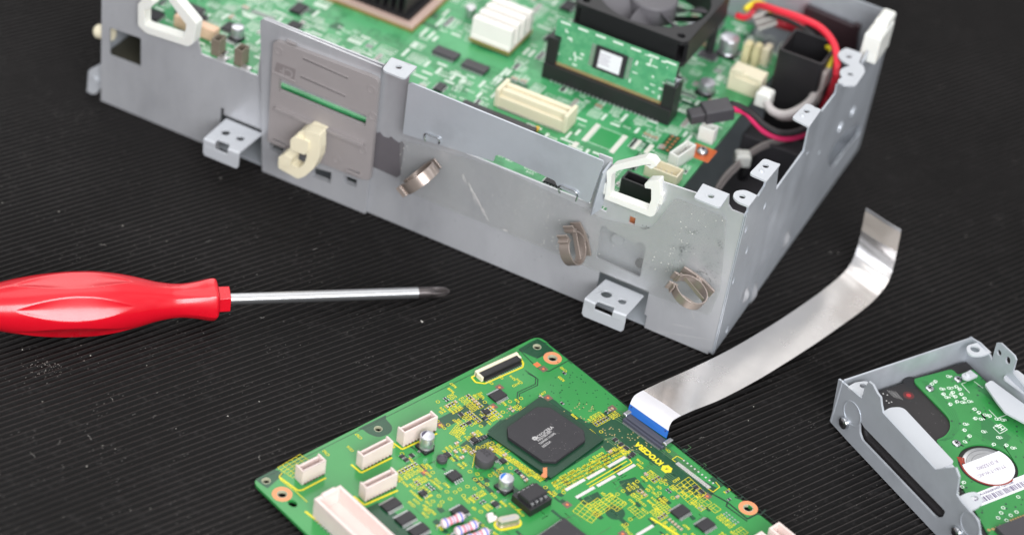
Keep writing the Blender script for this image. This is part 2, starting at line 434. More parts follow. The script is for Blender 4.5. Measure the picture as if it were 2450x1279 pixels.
m.build('flange', STEEL_B, CH, label='protruding grey flange along the upper edge of the front')
# two small wire staples under the flange
for px in (((1339, 462), (1336, 450), (1343, 444), (1360, 451), (1375, 457), (1382, 466), (1378, 481)), ((1018, 338), (1016, 324), (1022, 320), (1036, 326), (1048, 330), (1052, 338), (1050, 344))):
    MB().tube([(*fp(u, v, -6.6)[:1], -6.6, fp(u, v, -6.6)[1]) for u, v in px], .42, 6, smooth=4).build('wire_staple', BRIGHT, CH)
# corner folds
MB().box((-0.45, 0.3, 42.5), (0.9, 0.6, 82)).box((0.35, 0.8, 43), (0.5, 0.9, 82)).build('corner_fold', STEEL_B, CH, bevel=.2)

# --- right side sheet (outline measured on the plane x = 0)
def Q(*uv): return [sp(u, v) for u, v in uv]
side = [(0.9, Z0), (202, Z0), (204, 3)]
side += [(204.2, 84), (200, 86), (166, 84)]
side += Q((2064, 150), (2046, 200), (2004, 202), (2000, 224), (1966, 268), (1965, 262), (1937, 303), (1924, 362), (1857, 454)) 
side += Q((1863, 402), (1866, 392), (1833, 433), (1831, 444), (1815, 470), (1811, 468), (1792, 493), (1790, 506), (1783, 516))
side = [(0.9, Z0)] + side[1:]
sh = [rounded(Q((1983, 398), (1981, 375), (1993, 349), (2023, 315), (2057, 293), (2057, 319), (2023, 360), (1996, 398)), 3),
      circ(sp(1830, 492), 1.6, 14, 2.2), circ(sp(1785, 549), 1.5, 14, 2.0), circ(sp(1787, 598), 1.5, 14, 2.4), circ(sp(1755, 671), 1.3, 14, 2.0), circ(sp(1740, 787), 1.5, 14, 2.4),
      circ(sp(1932, 366), 1.2, 12), circ(sp(1960, 365), 1.2, 12), rounded(Q((1771, 724), (1776, 700), (1788, 684), (1790, 700), (1781, 722)), 1)]
m = MB().plate(side, sh, -1.0, 0.0, 'YZ'); m.build('side_panel', STEEL_B, CH, label='bluish grey side panel with stepped upper edge')
# louvres punched out of the side sheet
for c, hgt, ln in (((1880, 572), 11, 4.2), ((1803, 700), 12, 4.0), ((1783, 706), 10, 3.2)):
    y, z = sp(*c)
    L_ = MB()
    n = 8; vs = []
    for i in range(n + 1):
        t = i / n; zz = z - hgt / 2 + hgt * t; b = math.sin(t * math.pi)
        vs += [(0.02, y - ln / 2, zz), (0.1 + 1.6 * b, y + ln * .1 * b, zz), (0.02, y + ln / 2, zz)]
    fs = []
    for i in range(n): fs += [(3 * i, 3 * i + 1, 3 * i + 4, 3 * i + 3), (3 * i + 1, 3 * i + 2, 3 * i + 5, 3 * i + 4)]
    L_.add(vs, fs).build('louvre', STEEL, CH)
for c in ((2040, 268), (2010, 305)):
    y, z = sp(*c); MB().lathe([(3.4, -0.2), (3.0, .7), (1.8, 1.3), (0.2, 1.5)], 18, 0, Matrix.Translation((0, y, z)) @ Matrix.Rotation(R_(90), 4, 'Y')).build('boss', STEEL_B, CH)
# back sheet and floor sheet
bp_ = [(-344, Z0), (-0.2, Z0), (-0.2, 84), (-3, 86), (-344, 92)]
MB().plate(bp_, (), 203.2, 204.2, 'XZ').build('back_panel', STEEL_B, CH)
MB().plate([(-344, 1.1), (-1.1, 1.1), (-1.1, 203), (-344, 203)], [], 0.6, 1.6).build('floor_panel', STEEL_B, CH)
# --- folded screw tabs along the rim (each lies flat, fold on the panel)
def tab(pix, z, hole=None, name='mounting_tab', th=1.0, pimple=None, r=1.4, rr=None):
    pts = [at(u, v, z)[:2] for u, v in pix]
    hl = [circ(at(hole[0], hole[1], z)[:2], hole[2], 18)] if hole else []
    m_ = MB().plate(rounded(pts, rr or r), hl, z - th, z)
    if hole: m_.ring((*at(hole[0], hole[1], z)[:2], z), hole[2] + .15, hole[2] + 1.1, .12, 20)
    if pimple: m_.lathe([(1.3, 0), (1.1, .5), (.5, .8), (.1, .85)], 14, 0, Matrix.Translation(at(*pimple, z)))
    return m_.build(name, STEEL_W, CH, bevel=0.22)
STEEL_W = mat('clean_zinc_steel', (196, 199, 204), 0.48, 0.25, var=0.03, vscale=60, bump=0.03, bscale=900)
tab([(936, 138), (998, 159), (969, 189), (913, 167)], 93.4, (954, 161, 1.5), rr=[.2, .2, 2.5, 2.5])
tab([(1681, 440), (1745, 464), (1722, 497), (1660, 472)], 91.4, (1701, 469, 1.5), rr=[.2, .2, 2.2, 1.2])
# rounded ear next to the corner
e = [at(1792, 493, 91)[:2], at(1812, 467, 91)[:2], at(1782, 453, 91)[:2], at(1758, 457, 91)[:2], at(1753, 470, 91)[:2], at(1764, 482, 91)[:2]]
m = MB().plate(rounded(e, [.2, .2, 3, 3, 3, 3]), [circ(at(1776, 470, 91)[:2], 1.5, 18)], 90.0, 91.0); m.build('mounting_tab', STEEL_W, CH, bevel=.22)
tab([(1834, 433), (1867, 393), (1828, 378), (1792, 415)], 92.0, (1832, 397, 1.5), pimple=(1822, 410), rr=[.3, .3, 2.2, 2.0])
tab([(1936, 303), (1965, 262), (1930, 246), (1894, 282)], 91.5, (1930, 266, 1.5), pimple=(1920, 277), rr=[.3, .3, 2.2, 2.0])
zz = 84.5
m = MB()
s_out = [(2048, 204), (2070, 172), (2066, 158), (2055, 151), (2064, 128), (2044, 121), (2024, 114), (2008, 124), (2004, 132), (2012, 143), (2036, 157), (2024, 160), (2011, 166), (2009, 176), (2016, 185), (2006, 190), (2004, 198), (2022, 204)]
m.plate(rounded([at(u, v, zz)[:2] for u, v in s_out], 1.6), [circ(at(2031, 135, zz)[:2], 1.5, 16), circ(at(2034, 177, zz)[:2], 1.5, 16)], zz - 1, zz)
m.build('mounting_tab', STEEL_W, CH, bevel=.22, label='S shaped white tab with two holes')
# --- lanced feet with two holes and a turned-down lip
def foot(back_l, back_r, front_l, front_r, z, holes_px, slot, lip):
    root = None
    th = 1.0
    pts = [at(u, v, z)[:2] for u, v in (back_l, back_r, front_r, front_l)]
    sl = [at(u, v, z)[:2] for u, v in slot]
    # plate with the slot notched out of the front edge
    outline = [pts[0], pts[1], pts[2], sl[1], sl[2], sl[3], sl[0], pts[3]]
    hl = [circ(at(u, v, z)[:2], r, 20) for u, v, r in holes_px]
    m_ = MB().plate(outline, hl, z - th, z)
    f0, f1, s0, s1 = Vector(pts[3]), Vector(pts[2]), Vector(sl[0]), Vector(sl[1])
    out = Vector((f1.y - f0.y, f0.x - f1.x)).normalized() * 0.9
    def lipq(a, b, z1, z0):
        a2, b2 = a + out, b + out
        m_.add([(*a, z1), (*b, z1), (*b, z0), (*a, z0), (*a2, z1 - .5), (*b2, z1 - .5), (*b2, z0), (*a2, z0)],
               [(0, 1, 2, 3), (7, 6, 5, 4), (0, 4, 5, 1), (1, 5, 6, 2), (2, 6, 7, 3), (3, 7, 4, 0)])
    zl = z - lip
    zs = z - lip * 0.38
    lipq(f0, s0, z, zs); lipq(s1, f1, z, zs)
    k = 0.12
    a, b = f0, f1; d = (f1 - f0)
    poly = [(0, zs), (1, zs), (1, zl + 1.5), (1 - 0.05, zl), (0.05, zl), (0, zl + 1.5)]
    A = [a + d * t for t, _ in poly]
    n = len(poly)
    m_.add([(*p, q[1]) for p, q in zip(A, poly)] + [(*(p + out), q[1]) for p, q in zip(A, poly)],
           [tuple(range(n)), tuple(range(2 * n - 1, n - 1, -1))] + [(i, (i + 1) % n, n + (i + 1) % n, n + i) for i in range(n)])
    return m_.build('mounting_foot', STEEL_W, CH, bevel=.2)
foot((1449, 667), (1541, 706), (1400, 711), (1500, 752), 19, [(1451, 703, 2.6), (1489, 720, 2.0)], [(1426, 724), (1468, 741), (1470, 733), (1432, 719)], 10.5)
foot((541, 283), (628, 319), (489, 329), (574, 364), 22.5, [(540, 317, 2.2), (575, 331, 2.0)], [(516, 340), (547, 354), (550, 344), (521, 333)], 10.0)
# ear bracket on the left side wall
E_ = lambda *uv: [fp(u, v, 3.5) for u, v in uv]
MB().plate(rounded(E_((262, 140), (246, 150), (213, 167), (209, 224), (232, 224), (248, 200), (262, 190)), [0, 1, 1.5, 1.2, 1, 1, 0]), [circ(fp(230, 192, 3.5), 1.3, 12)], 3.0, 4.0, 'XZ').cyl((fp(230, 190, 3.5)[0], 2.4, fp(230, 190, 3.5)[1]), 1.9, 1.2, 14, 0, None, 'Y').build('side_ear', STEEL_W, CH)
# --- transparent protective film over the lower middle of the front, dusty and scratched
def film_material():
    M = bpy.data.materials.new('dusty_clear_film'); M.use_nodes = True
    nt = M.node_tree; N = nt.nodes; L = nt.links; b = N['Principled BSDF']; out = N['Material Output']
    b.inputs['Base Color'].default_value = lin((196, 193, 192)); b.inputs['Roughness'].default_value = 0.32
    tr = N.new('ShaderNodeBsdfTransparent'); tr.inputs[0].default_value = (0.95, 0.95, 0.95, 1); mx = N.new('ShaderNodeMixShader')
    tc = N.new('ShaderNodeTexCoord')
    def noise(sc, det=5, vec=None):
        n = N.new('ShaderNodeTexNoise'); n.inputs['Scale'].default_value = sc; n.inputs['Detail'].default_value = det
        L.new(vec or tc.outputs['Object'], n.inputs['Vector']); return n.outputs['Fac']
    mr = N.new('ShaderNodeMapRange'); mr.inputs[1].default_value = .35; mr.inputs[2].default_value = .7; mr.inputs[3].default_value = .05; mr.inputs[4].default_value = .26
    L.new(noise(26, 6), mr.inputs[0])
    # dust grains
    vo = N.new('ShaderNodeTexVoronoi'); vo.inputs['Scale'].default_value = 480; L.new(tc.outputs['Object'], vo.inputs['Vector'])
    lt = N.new('ShaderNodeMath'); lt.operation = 'LESS_THAN'; lt.inputs[1].default_value = .11; L.new(vo.outputs['Distance'], lt.inputs[0])
    g = N.new('ShaderNodeMath'); g.operation = 'GREATER_THAN'; g.inputs[1].default_value = .56; L.new(noise(30, 4), g.inputs[0])
    mu = N.new('ShaderNodeMath'); mu.operation = 'MULTIPLY'; L.new(lt.outputs[0], mu.inputs[0]); L.new(g.outputs[0], mu.inputs[1])
    # dark grime flecks
    x = N.new('ShaderNodeMix'); x.data_type = 'RGBA'; L.new(mu.outputs[0], x.inputs['Factor']); x.inputs['A'].default_value = lin((196, 197, 196)); x.inputs['B'].default_value = lin((245, 240, 236))
    L.new(x.outputs['Result'], b.inputs['Base Color'])
    ad = N.new('ShaderNodeMath'); ad.operation = 'MAXIMUM'; L.new(mr.outputs[0], ad.inputs[0]); L.new(mu.outputs[0], ad.inputs[1])
    L.new(ad.outputs[0], mx.inputs[0]); L.new(tr.outputs[0], mx.inputs[1]); L.new(b.outputs[0], mx.inputs[2]); L.new(mx.outputs[0], out.inputs[0])
    return M
FILM = film_material()
film = rounded([fp(900, 432), fp(1188, 395), fp(1420, 496), fp(1500, 462), fp(1745, 510), fp(1722, 752), fp(1545, 690), fp(1540, 742), fp(1180, 588), fp(905, 468)], 2)
film = rounded([fp(960, 330), fp(1190, 396), fp(1412, 500), fp(1440, 520), fp(1560, 545), fp(1618, 470), fp(1742, 518), fp(1726, 690), fp(1700, 752), fp(1560, 700), fp(1420, 640), fp(1300, 588), fp(960, 448)], 3)
MB().plate(film, [circ(fp(1668, 662), 3.1, 20), circ(fp(1398, 565), 2.4, 16)], -1.35, -1.1, 'XZ').build('protective_film', FILM, CH)
# dark patch of old tape residue beside the card slot
TAPE = mat('dark_tape_residue', (92, 88, 92), 0.6, 0, var=0.05, vscale=150)
pt = P((896, 312), (903, 318), (910, 316), (918, 326), (930, 330), (936, 326), (946, 335), (955, 341), (962, 338), (968, 346), (958, 418), (950, 424), (888, 396))
MB().plate(pt, (), -0.35, -0.05, 'XZ').build('tape_residue', TAPE, CH)
SCR = mat('white_scratch', (216, 212, 210), 0.6)
GRIME = mat('dark_grime', (104, 106, 107), 0.8)
# scratches and grime on the film: thin real deposits
m = MB()
def smear(mb_, a, b, w0, w1, y, mi=0):
    p, q = Vector(fp(*a, y)), Vector(fp(*b, y)); n_ = Vector((-(q - p).y, (q - p).x)).normalized()
    mb_.add([(p.x + n_.x * w0, y, p.y + n_.y * w0), (p.x - n_.x * w0, y, p.y - n_.y * w0), (q.x - n_.x * w1, y, q.y - n_.y * w1), (q.x + n_.x * w1, y, q.y + n_.y * w1)], [(0, 1, 2, 3)], mi)
rnd = random.Random(3)
for i in range(14):
    t = rnd.random(); u = 1090 + 72 * t + rnd.uniform(-7, 7) * (1 - t * .7); v = 385 + 130 * t
    smear(m, (u, v), (u + 9 + rnd.uniform(-2, 3), v + rnd.uniform(14, 26)), .12, .04, -1.4)
smear(m, (1122, 440), (1168, 528), .22, .1, -1.41)
for i in range(150):
    u, v = rnd.gauss(1290, 62), rnd.gauss(480, 24)
    smear(m, (u, v), (u + rnd.uniform(.5, 1.7), v + rnd.uniform(-.6, .9)), rnd.uniform(.05, .16), .08, -1.4)
smear(m, (1204, 549), (1214, 552), .3, .2, -1.4)
for (a, b) in (((1610, 775), (1660, 785)), ((1560, 790), (1700, 812)), ((1655, 742), (1662, 766))):
    smear(m, a, b, .06, .04, -0.05)
for i in range(90):
    u = rnd.uniform(260, 1700); v0 = 245 + (u - 250) * .42; v = v0 - rnd.uniform(8, 150)
    if 630 < u < 960 or 960 < u < 1740 and v < v0 - 90: continue
    a_2 = rnd.uniform(-.5, 2.0); l_ = rnd.uniform(4, 26)
    smear(m, (u, v), (u + l_ * math.cos(a_2), v + l_ * math.sin(a_2) * .8), rnd.uniform(.015, .05), .01, -0.06)
m.build('scratches', SCR, CH)['kind'] = 'stuff'
m = MB()
for c, sx_, sy_, n_ in (((1632, 590), 16, 5, 40), ((1722, 585), 3, 7, 24), ((1655, 552), 14, 4, 24), ((1545, 545), 9, 3, 22), ((1655, 585), 45, 22, 24), ((1697, 655), 14, 20, 40), ((1630, 606), 4, 10, 26), ((1585, 645), 30, 10, 14)):
    for i in range(n_):
        u, v = rnd.gauss(c[0], sx_), rnd.gauss(c[1], sy_)
        if u > 1740: continue
        smear(m, (u, v), (u + rnd.uniform(.8, 3), v + rnd.uniform(-1.2, 1.5)), rnd.uniform(.06, .22), .08, -1.42)
for i in range(26):
    a = R_(-100 + 150 * i / 25); u, v = 1672 + 27 * math.cos(a), 676 + 27 * math.sin(a) * .95
    if rnd.random() < .8: smear(m, (u, v), (u + 2.4, v + 2.4 * math.sin(a)), rnd.uniform(.1, .28), .15, -1.42)
m.build('grime_flecks', GRIME, CH)['kind'] = 'stuff'

# --- card slot cover of grey plastic
yc = -4.5
C = lambda *uv: [fp(u, v, yc) for u, v in uv]
body_holes = [C((668, 188), (877, 277), (874, 304), (666, 218)), C((652, 330), (652, 345), (684, 358), (684, 344)), C((829, 402), (829, 414), (860, 426), (861, 413)),
              C((725, 139), (832, 187), (832, 190), (724, 143)), C((719, 182), (826, 230), (826, 233), (718, 186))]
m = MB().plate(rounded(C((654, 96), (906, 191), (884, 432), (862, 428), (772, 392), (640, 338)), [3, 3.5, 1.5, 1.5, .3, .6]), body_holes, yc, -2.05, 'XZ')
cov = m.build('card_slot_cover', GREYP, CH, bevel=.35)
m = MB()
def bar(mb_, pix, y0, y1, mi=0):
    mb_.plate([fp(u, v, y0) for u, v in pix], (), y0, y1, 'XZ', mi)
bar(m, [(655, 259), (659, 258), (868, 345), (866, 352), (720, 290), (654, 263)], yc - 1.8, yc)
bar(m, [(700, 276), (868, 346), (867, 354), (700, 283)], yc - 2.4, yc - 1.8)
bar(m, [(648, 335), (684, 350), (684, 354), (648, 339)], yc - 1.0, yc)
bar(m, [(826, 405), (862, 420), (862, 426), (826, 411)], yc - 1.0, yc)
bar(m, [(650, 170), (706, 195), (706, 199), (650, 174)], yc - .7, yc)
bar(m, [(773, 318), (781, 321), (772, 393), (765, 390)], yc - 1.5, yc)
bar(m, [(724, 136), (833, 185), (833, 188), (724, 139)], yc - .4, yc)
bar(m, [(718, 179), (827, 228), (827, 231), (718, 182)], yc - .4, yc)
for c in ((667, 122), (889, 215), (892, 278), (868, 360), (806, 382)):
    p = fp(*c, yc); m.ring((0, 0, 0), 1.6, 2.3, .3, 18, 0, Matrix.Translation((p[0], yc, p[1])) @ Matrix.Rotation(R_(90), 4, 'X'))
for (a, b) in (((684, 97), (708, 110)), ((862, 170), (887, 182))):
    bar(m, [a, (b[0], b[1] - 3), b, (a[0], a[1] + 5)], -3.4, -2.05)
m.build('cover_ribs', GREYP, cov, bevel=.2)
pl = C((662, 149), (708, 166), (704, 191), (655, 174))
MB().plate(pl, (), yc - .12, yc - .02, 'XZ').build('recess_panel', mat('darker_grey_recess', (126, 119, 119), .5), cov)
o = fp(667, 176, yc); q = fp(700, 189, yc); d = Vector((q[0] - o[0], 0, q[1] - o[1])).normalized()
MB().text('CF', 4.6, (q[0] + .4, yc - .25, q[1] + 4.6), -d, (0, 0, -1)).build('embossed_letters', GREYP, cov)
# card reader board glimpsed in the slot
GREENB = mat('dark_green_laminate', (34, 92, 50), 0.4, var=.1, vscale=100)
m = MB(); x0, z0 = fp(669, 214, 3); x1, z1 = fp(874, 298, 3)
m.box(((x0 + x1) / 2, 3.5, (z0 + z1) / 2 - .4), (abs(x1 - x0) + 1, 10, 1.4)); m.build('card_reader_board', GREENB, CH)
MB().box(((x0 + x1) / 2, 14, (z0 + z1) / 2), (abs(x1 - x0) + 8, 12, 9)).build('card_reader_shell', DARKP, CH)

# --- cable clips snapped into the front
def cable_clip(px, py, alpha, R=8.2, wdt=6.0, matl=BRONZE, gap=(150, 196), wing=9.0, name='cable_clip', y=-1.2, label=None):
    x, z = fp(px, py, y)
    wv = Vector((math.cos(alpha), 0, -math.sin(alpha))); n_ = Vector((0, -1, 0)); av = wv.cross(n_)
    T = Matrix((( wv.x, n_.x, av.x, x), (wv.y, n_.y, av.y, y), (wv.z, n_.z, av.z, z), (0, 0, 0, 1)))
    m_ = MB(); th = 0.75
    # wings pressed against the sheet, slightly lifted tips
    m_.plate([(-wing, 1.6), (-2, 0.1), (2, 0.1), (wing, 1.6), (wing, 2.6), (2, 1.4), (-2, 1.4), (-wing, 2.6)], (), -wdt / 2, wdt / 2, 'XY', 0, T)
    m_.box((0, 2.0, 0), (3.4, 2.4, wdt * .8), 0, T)
    # ring band
    cyy = 2.4 + R; N_ = 40; vs = []; fs = []
    a0, a1 = gap; rng = 360 - (a1 - a0)
    for i in range(N_ + 1):
        g = R_(a1 + rng * i / N_); c_, s_ = math.cos(g), math.sin(g)
        for r_ in (R, R - th):
            for q_ in (-wdt / 2, wdt / 2): vs.append((r_ * c_, cyy + r_ * s_ * .95, q_))
    for i in range(N_):
        k = 4 * i
        fs += [(k, k + 1, k + 5, k + 4), (k + 2, k + 6, k + 7, k + 3), (k, k + 4, k + 6, k + 2), (k + 1, k + 3, k + 7, k + 5)]
    fs += [(0, 2, 3, 1), (4 * N_, 4 * N_ + 1, 4 * N_ + 3, 4 * N_ + 2)]
    m_.add(vs, fs, 0, T)
    # inner spring leaves
    m_.box((0.8, cyy - R * .42, 0), (R * 1.6, .35, wdt * .45), 0, T, R_(16)); m_.box((0.6, cyy + R * .62, 0), (R * 1.4, .35, wdt * .45), 0, T, R_(-10))
    # latch jaws at the gap
    for g, ln in ((a0, 4.6), (a1, 4.2)):
        c_, s_ = math.cos(R_(g)), math.sin(R_(g))
        m_.box((c_ * (R + .9), cyy + s_ * (R + .6), 0), (ln, .9, wdt), 0, T, R_(g + (8 if g == a0 else -30)))
        m_.box((c_ * (R + .2), cyy + s_ * (R + 2.0) * (1 if g == a0 else 1.0), 0), (.8, 3.0, wdt), 0, T, R_(g))
    # stud through the sheet
    m_.lathe([(2.1, -3.0), (2.1, 0.4)], 16, 0, T @ Matrix.Translation((0, 0.4, 0)) @ Matrix.Rotation(R_(90), 4, 'X'))
    return m_.build(name, matl, CH, bevel=.15, label=label)
cable_clip(1672, 668, R_(22), R=8.6, wdt=4.6, label='bronze cable clip near the corner')
cable_clip(1394, 566, R_(62), R=8.2, wdt=5.4, label='bronze cable clip left of the hazy window')
cable_clip(1035, 396, R_(-50), R=9.6, wdt=5.6, wing=5.5, label='bronze cable clip lying edge-on beside the card slot')
# cream hook clip on the card slot cover
def hook():
    def pl(px, y0, y1): m_.plate(rounded([fp(u, v, (y0 + y1) / 2) for u, v in px], .8), (), y0, y1, 'XZ')
    m_ = MB()
    pl([(738, 306), (772, 316), (773, 350), (770, 372), (758, 396), (738, 414), (720, 421), (674, 395), (672, 380), (684, 362), (706, 372), (706, 388), (722, 396), (736, 384), (742, 366), (736, 350)], yc - 10.5, yc - 4.5)
    pl([(704, 326), (712, 318), (748, 330), (746, 352), (738, 362), (704, 348)], yc - 11.5, yc - 4.0)
    pl([(724, 306), (742, 300), (774, 314), (770, 340), (730, 334)], yc - 9.5, yc - .1)
    pl([(676, 366), (690, 360), (708, 370), (704, 388), (678, 386)], yc - 12.0, yc - 4.0)
    return m_.build('cable_clip', CREAM, CH, bevel=.9, label='cream hooked cable clip on the card slot cover')
hook()
# white wire saddles on the rim
ys = -3.0
W = lambda pix, y: [fp(u, v, y) for u, v in pix]
sad = W([(1451, 410), (1467, 396), (1545, 377), (1562, 382), (1572, 396), (1558, 405), (1544, 394), (1478, 408), (1463, 419), (1460, 468), (1549, 501), (1558, 478), (1558, 452), (1543, 450),
         (1542, 440), (1552, 432), (1578, 432), (1581, 470), (1566, 515), (1556, 519), (1446, 476), (1452, 440)], ys)
m = MB().plate(rounded(sad, .5), (), ys, 1.6, 'XZ')
for c in ((1449, 455), (1578, 478)):
    x, z = fp(*c, ys); m.box((x, -.4, z), (2.4, 3.6, 6))
m.build('wire_saddle', WHITEP, CH, bevel=.35, label='milky white square wire saddle over the notch')
sad = W([(330, 10), (345, -6), (362, -2), (368, 12), (356, 22), (346, 20), (346, 62), (440, 92), (446, 60), (395, -10), (410, -14), (470, 58), (463, 104), (450, 112), (350, 80), (330, 62)], -3.0)
m = MB().plate(rounded(sad, .8), (), -3.0, 2.6, 'XZ')
m.build('wire_saddle', WHITEP, CH, bevel=.4, label='milky white wire saddle at the blurred left end')
m = MB(); m.bbox((0.2, 176, 85), (9, 21, 16), 1.2).bbox((0.2, 183, 92), (7, 14, 8), 1.0)
m.build('wire_saddle', WHITEP, CH, bevel=.6, label='boxy milky wire saddle clipped on the far right rim')
xz = fp(238, 74, 5.0); MB().lathe([(3.4, -6), (3.8, 0), (3.6, 3), (2.2, 4.6), (.8, 5)], 18, 0, Matrix.Translation((xz[0] + 2, 5.0, xz[1])) @ Matrix.Rotation(R_(-100), 4, 'Y')).build('plastic_rivet', CREAM, CH, label='cream plastic rivet on the left side')
MB().plate([(-74, 14), (-30, 14), (-30, 49), (-74, 49)], (), 12, 13, 'XZ').cyl((-60, 11, 36), 3, 3, 18, 0, None, 'Y').cyl((-47, 11.2, 27), 2.4, 2, 16, 1, None, 'Y').build('inner_plate', [STEEL_W, DARKP], CH)
MB().box((-331, 32, 29), (24, 60, 1.2)).box((-331, 50, 42), (24, 1.2, 26)).build('interior_shade_plate', mat('olive_interior_shade', (58, 56, 46), .6), CH)  # added dark olive plates standing in for the shaded interior behind the left window
hx, hz_ = fp(1514, 525, 3); MB().box((hx, 3, hz_), (7, 1, 7)).build('copper_strip', COPPER, CH)
# inner upright bracket below the board corner
MB().plate([(12, 26), (36, 26), (36, 50.3), (12, 50.3)], (), -43.6, -42.6, 'YZ').build('board_support', STEEL_B, CH)

# ================================================================== MAIN BOARD LYING IN THE CHASSIS
ZB = 52.0
MBD = thing('main_board', 'large bright green circuit board crowded with white marked components inside the metal case', 'circuit board', (0, 0, 0))
PCB1 = mat('bright_green_solder_mask', (74, 160, 104), 0.30, 0, 0.5, var=0.07, vscale=60, col2=(54, 138, 84), cscale=55, cthr=(0.48, 0.56))
LAM = mat('laminate_edge', (120, 170, 110), 0.5)
out1 = [(-343, 2.2), (-44.6, 2.2), (-44.6, 183), (-70, 183), (-70, 201), (-343, 201)]
m = MB().plate(out1, [circ(at(1472, 600, ZB)[:2], .1, 3)] if 0 else (), ZB - 1.6, ZB)
m.build('board', PCB1, MBD)
def M1(u, v, h=0): return at(u, v, ZB + h)
rnd = random.Random(11)
keep = []                                    # rectangles kept free of random small parts (x0,y0,x1,y1)
def kp(*uv):
    q = [M1(*a) for a in uv]; keep.append((min(p.x for p in q) - 1, min(p.y for p in q) - 1, max(p.x for p in q) + 1, max(p.y for p in q) + 1))
kp((1125, 108), (1215, 137), (1283, 80)); kp((1178, 255), (1350, 312), (1362, 285)); kp((1295, 180), (1600, 295), (1620, 270)); kp((1020, 130), (1170, 190), (1150, 120))
kp((1395, 330), (1500, 330), (1450, 300), (1450, 360)); kp((1105, 255), (1290, 318)); kp((1735, 220), (1825, 225)); kp((1580, 340), (1625, 345)); kp((830, 60), (985, 75), (1065, 20), (900, -60)); kp((1650, 380), (1700, 350))
kp((1525, 440), (1620, 420), (1490, 490), (1560, 500))
def free(x, y): return not any(a < x < c and b < y < d for a, b, c, d in keep)
# white print: outlines, bars and reference numbers
m = MB(); zt = ZB + 0.02
labels = ['C102', 'R323', 'U14', 'IC7', 'R658', 'L302', 'C871', 'TP9', 'R45', 'D12', 'C55', 'Q8', 'YC7', 'R910']
def vis(x, y): return -345 < x < -45 and 3 < y < 200
occ1 = set()
def cells1(x0, y0, x1, y1): return [(i, j) for i in range(int(x0 // 1), int(x1 // 1) + 1) for j in range(int(y0 // 1), int(y1 // 1) + 1)]
for k in keep: occ1.update(cells1(*k))
def take1(x0, y0, x1, y1):
    k = cells1(x0, y0, x1, y1)
    if any(t in occ1 for t in k) or x0 < -342 or x1 > -47 or y0 < 3 or y1 > 199: return False
    occ1.update(k); return True
tiny1 = []; chips1 = []
for i in range(400):
    if len(chips1) >= 34: break
    x, y = rnd.uniform(-340, -60), rnd.uniform(6, 185); a, b = rnd.choice(((6, 9), (9, 6), (8, 8), (5, 5), (11, 11), (4, 7), (13, 7)))
    if take1(x, y, x + a + 4, y + b + 4): chips1.append((x + 2 + a / 2, y + 2 + b / 2, a, b))
for i in range(45000):
    x, y = rnd.uniform(-342, -50), rnd.uniform(3, 196); ori = int(rnd.random() < .5); t = rnd.random()
    if math.sin(x * .05 + 2) * math.cos(y * .07) > .55 and rnd.random() < .93: continue
    if t < .62:
        n_ = rnd.randint(2, 7); P_ = 2.0; W_ = 7.0
        w_, h_ = (W_, n_ * P_) if ori == 0 else (n_ * P_, W_)
        if not take1(x, y, x + w_, y + h_): continue
        kind = rnd.choice((0, 1, 2, 3, 3)); solid = rnd.random() < .5
        for k in range(n_):
            cxp, cyp = (x + 1.6, y + (k + .5) * P_) if ori == 0 else (x + (k + .5) * P_, y + 1.6)
            a, b = (1.6, .85) if ori == 0 else (.85, 1.6)
            if solid: m.quad([(cxp - a, cyp - b), (cxp + a, cyp - b), (cxp + a, cyp + b), (cxp - a, cyp + b)], zt)
            else: m.rect_line(cxp - a, cyp - b, cxp + a, cyp + b, .34, zt)
            if ori == 0: m.text(rnd.choice(labels), 1.45, (x + 7.0, cyp + .75, zt), (-1, 0, 0), (0, -1, 0))
            else: m.text(rnd.choice(labels), 1.45, (cxp + .75, y + 3.6, zt), (0, 1, 0), (-1, 0, 0))
            tiny1.append((kind, cxp, cyp, R_(90) * ori))
    elif t < .8:
        a, b = rnd.uniform(4, 9), rnd.uniform(3, 8)
        if not take1(x, y, x + a, y + b): continue
        m.rect_line(x, y, x + a, y + b, .4, zt)
        for q_ in range(1, int(b / 1.3)): m.strip([(x + .6, y + q_ * 1.3), (x + a - .6, y + q_ * 1.3)], .55, 0, zt)
    elif t < .92:
        a, b = (rnd.uniform(5, 9), 1.6) if ori == 0 else (1.6, rnd.uniform(5, 9))
        if take1(x, y, x + a, y + b): m.quad([(x, y), (x + a, y), (x + a, y + b), (x, y + b)], zt)
    else:
        if take1(x, y, x + 4, y + 1.6): m.text(rnd.choice(labels), 1.6, (x + 4, y + 1.6, zt), (-1, 0, 0), (0, -1, 0))
m.build('silkscreen', SILKW, MBD)['kind'] = 'stuff'
# darker bare areas and tracks
DKG = mat('dark_green_bare_laminate', (30, 92, 58), 0.35)
m = MB()
for i in range(46):
    x, y = rnd.uniform(-335, -60), rnd.uniform(8, 190); a = rnd.uniform(4, 16); b = rnd.uniform(2, 7)
    m.quad(rounded([(x, y), (x + a, y), (x + a + rnd.uniform(-3, 3), y + b), (x + rnd.uniform(-2, 2), y + b)], 1), ZB + .002 + .0012 * (i % 14))
for i in range(60):
    x, y = rnd.uniform(-335, -60), rnd.uniform(6, 190)
    pts = [(x, y)]
    for k in range(3):
        x += rnd.choice((-1, 1)) * rnd.uniform(2, 8); pts.append((x, y)); y += rnd.uniform(-7, 7); pts.append((x, y))
    m.strip(pts, .35, 0, ZB + .012)
m.build('bare_patches', DKG, MBD)['kind'] = 'stuff'
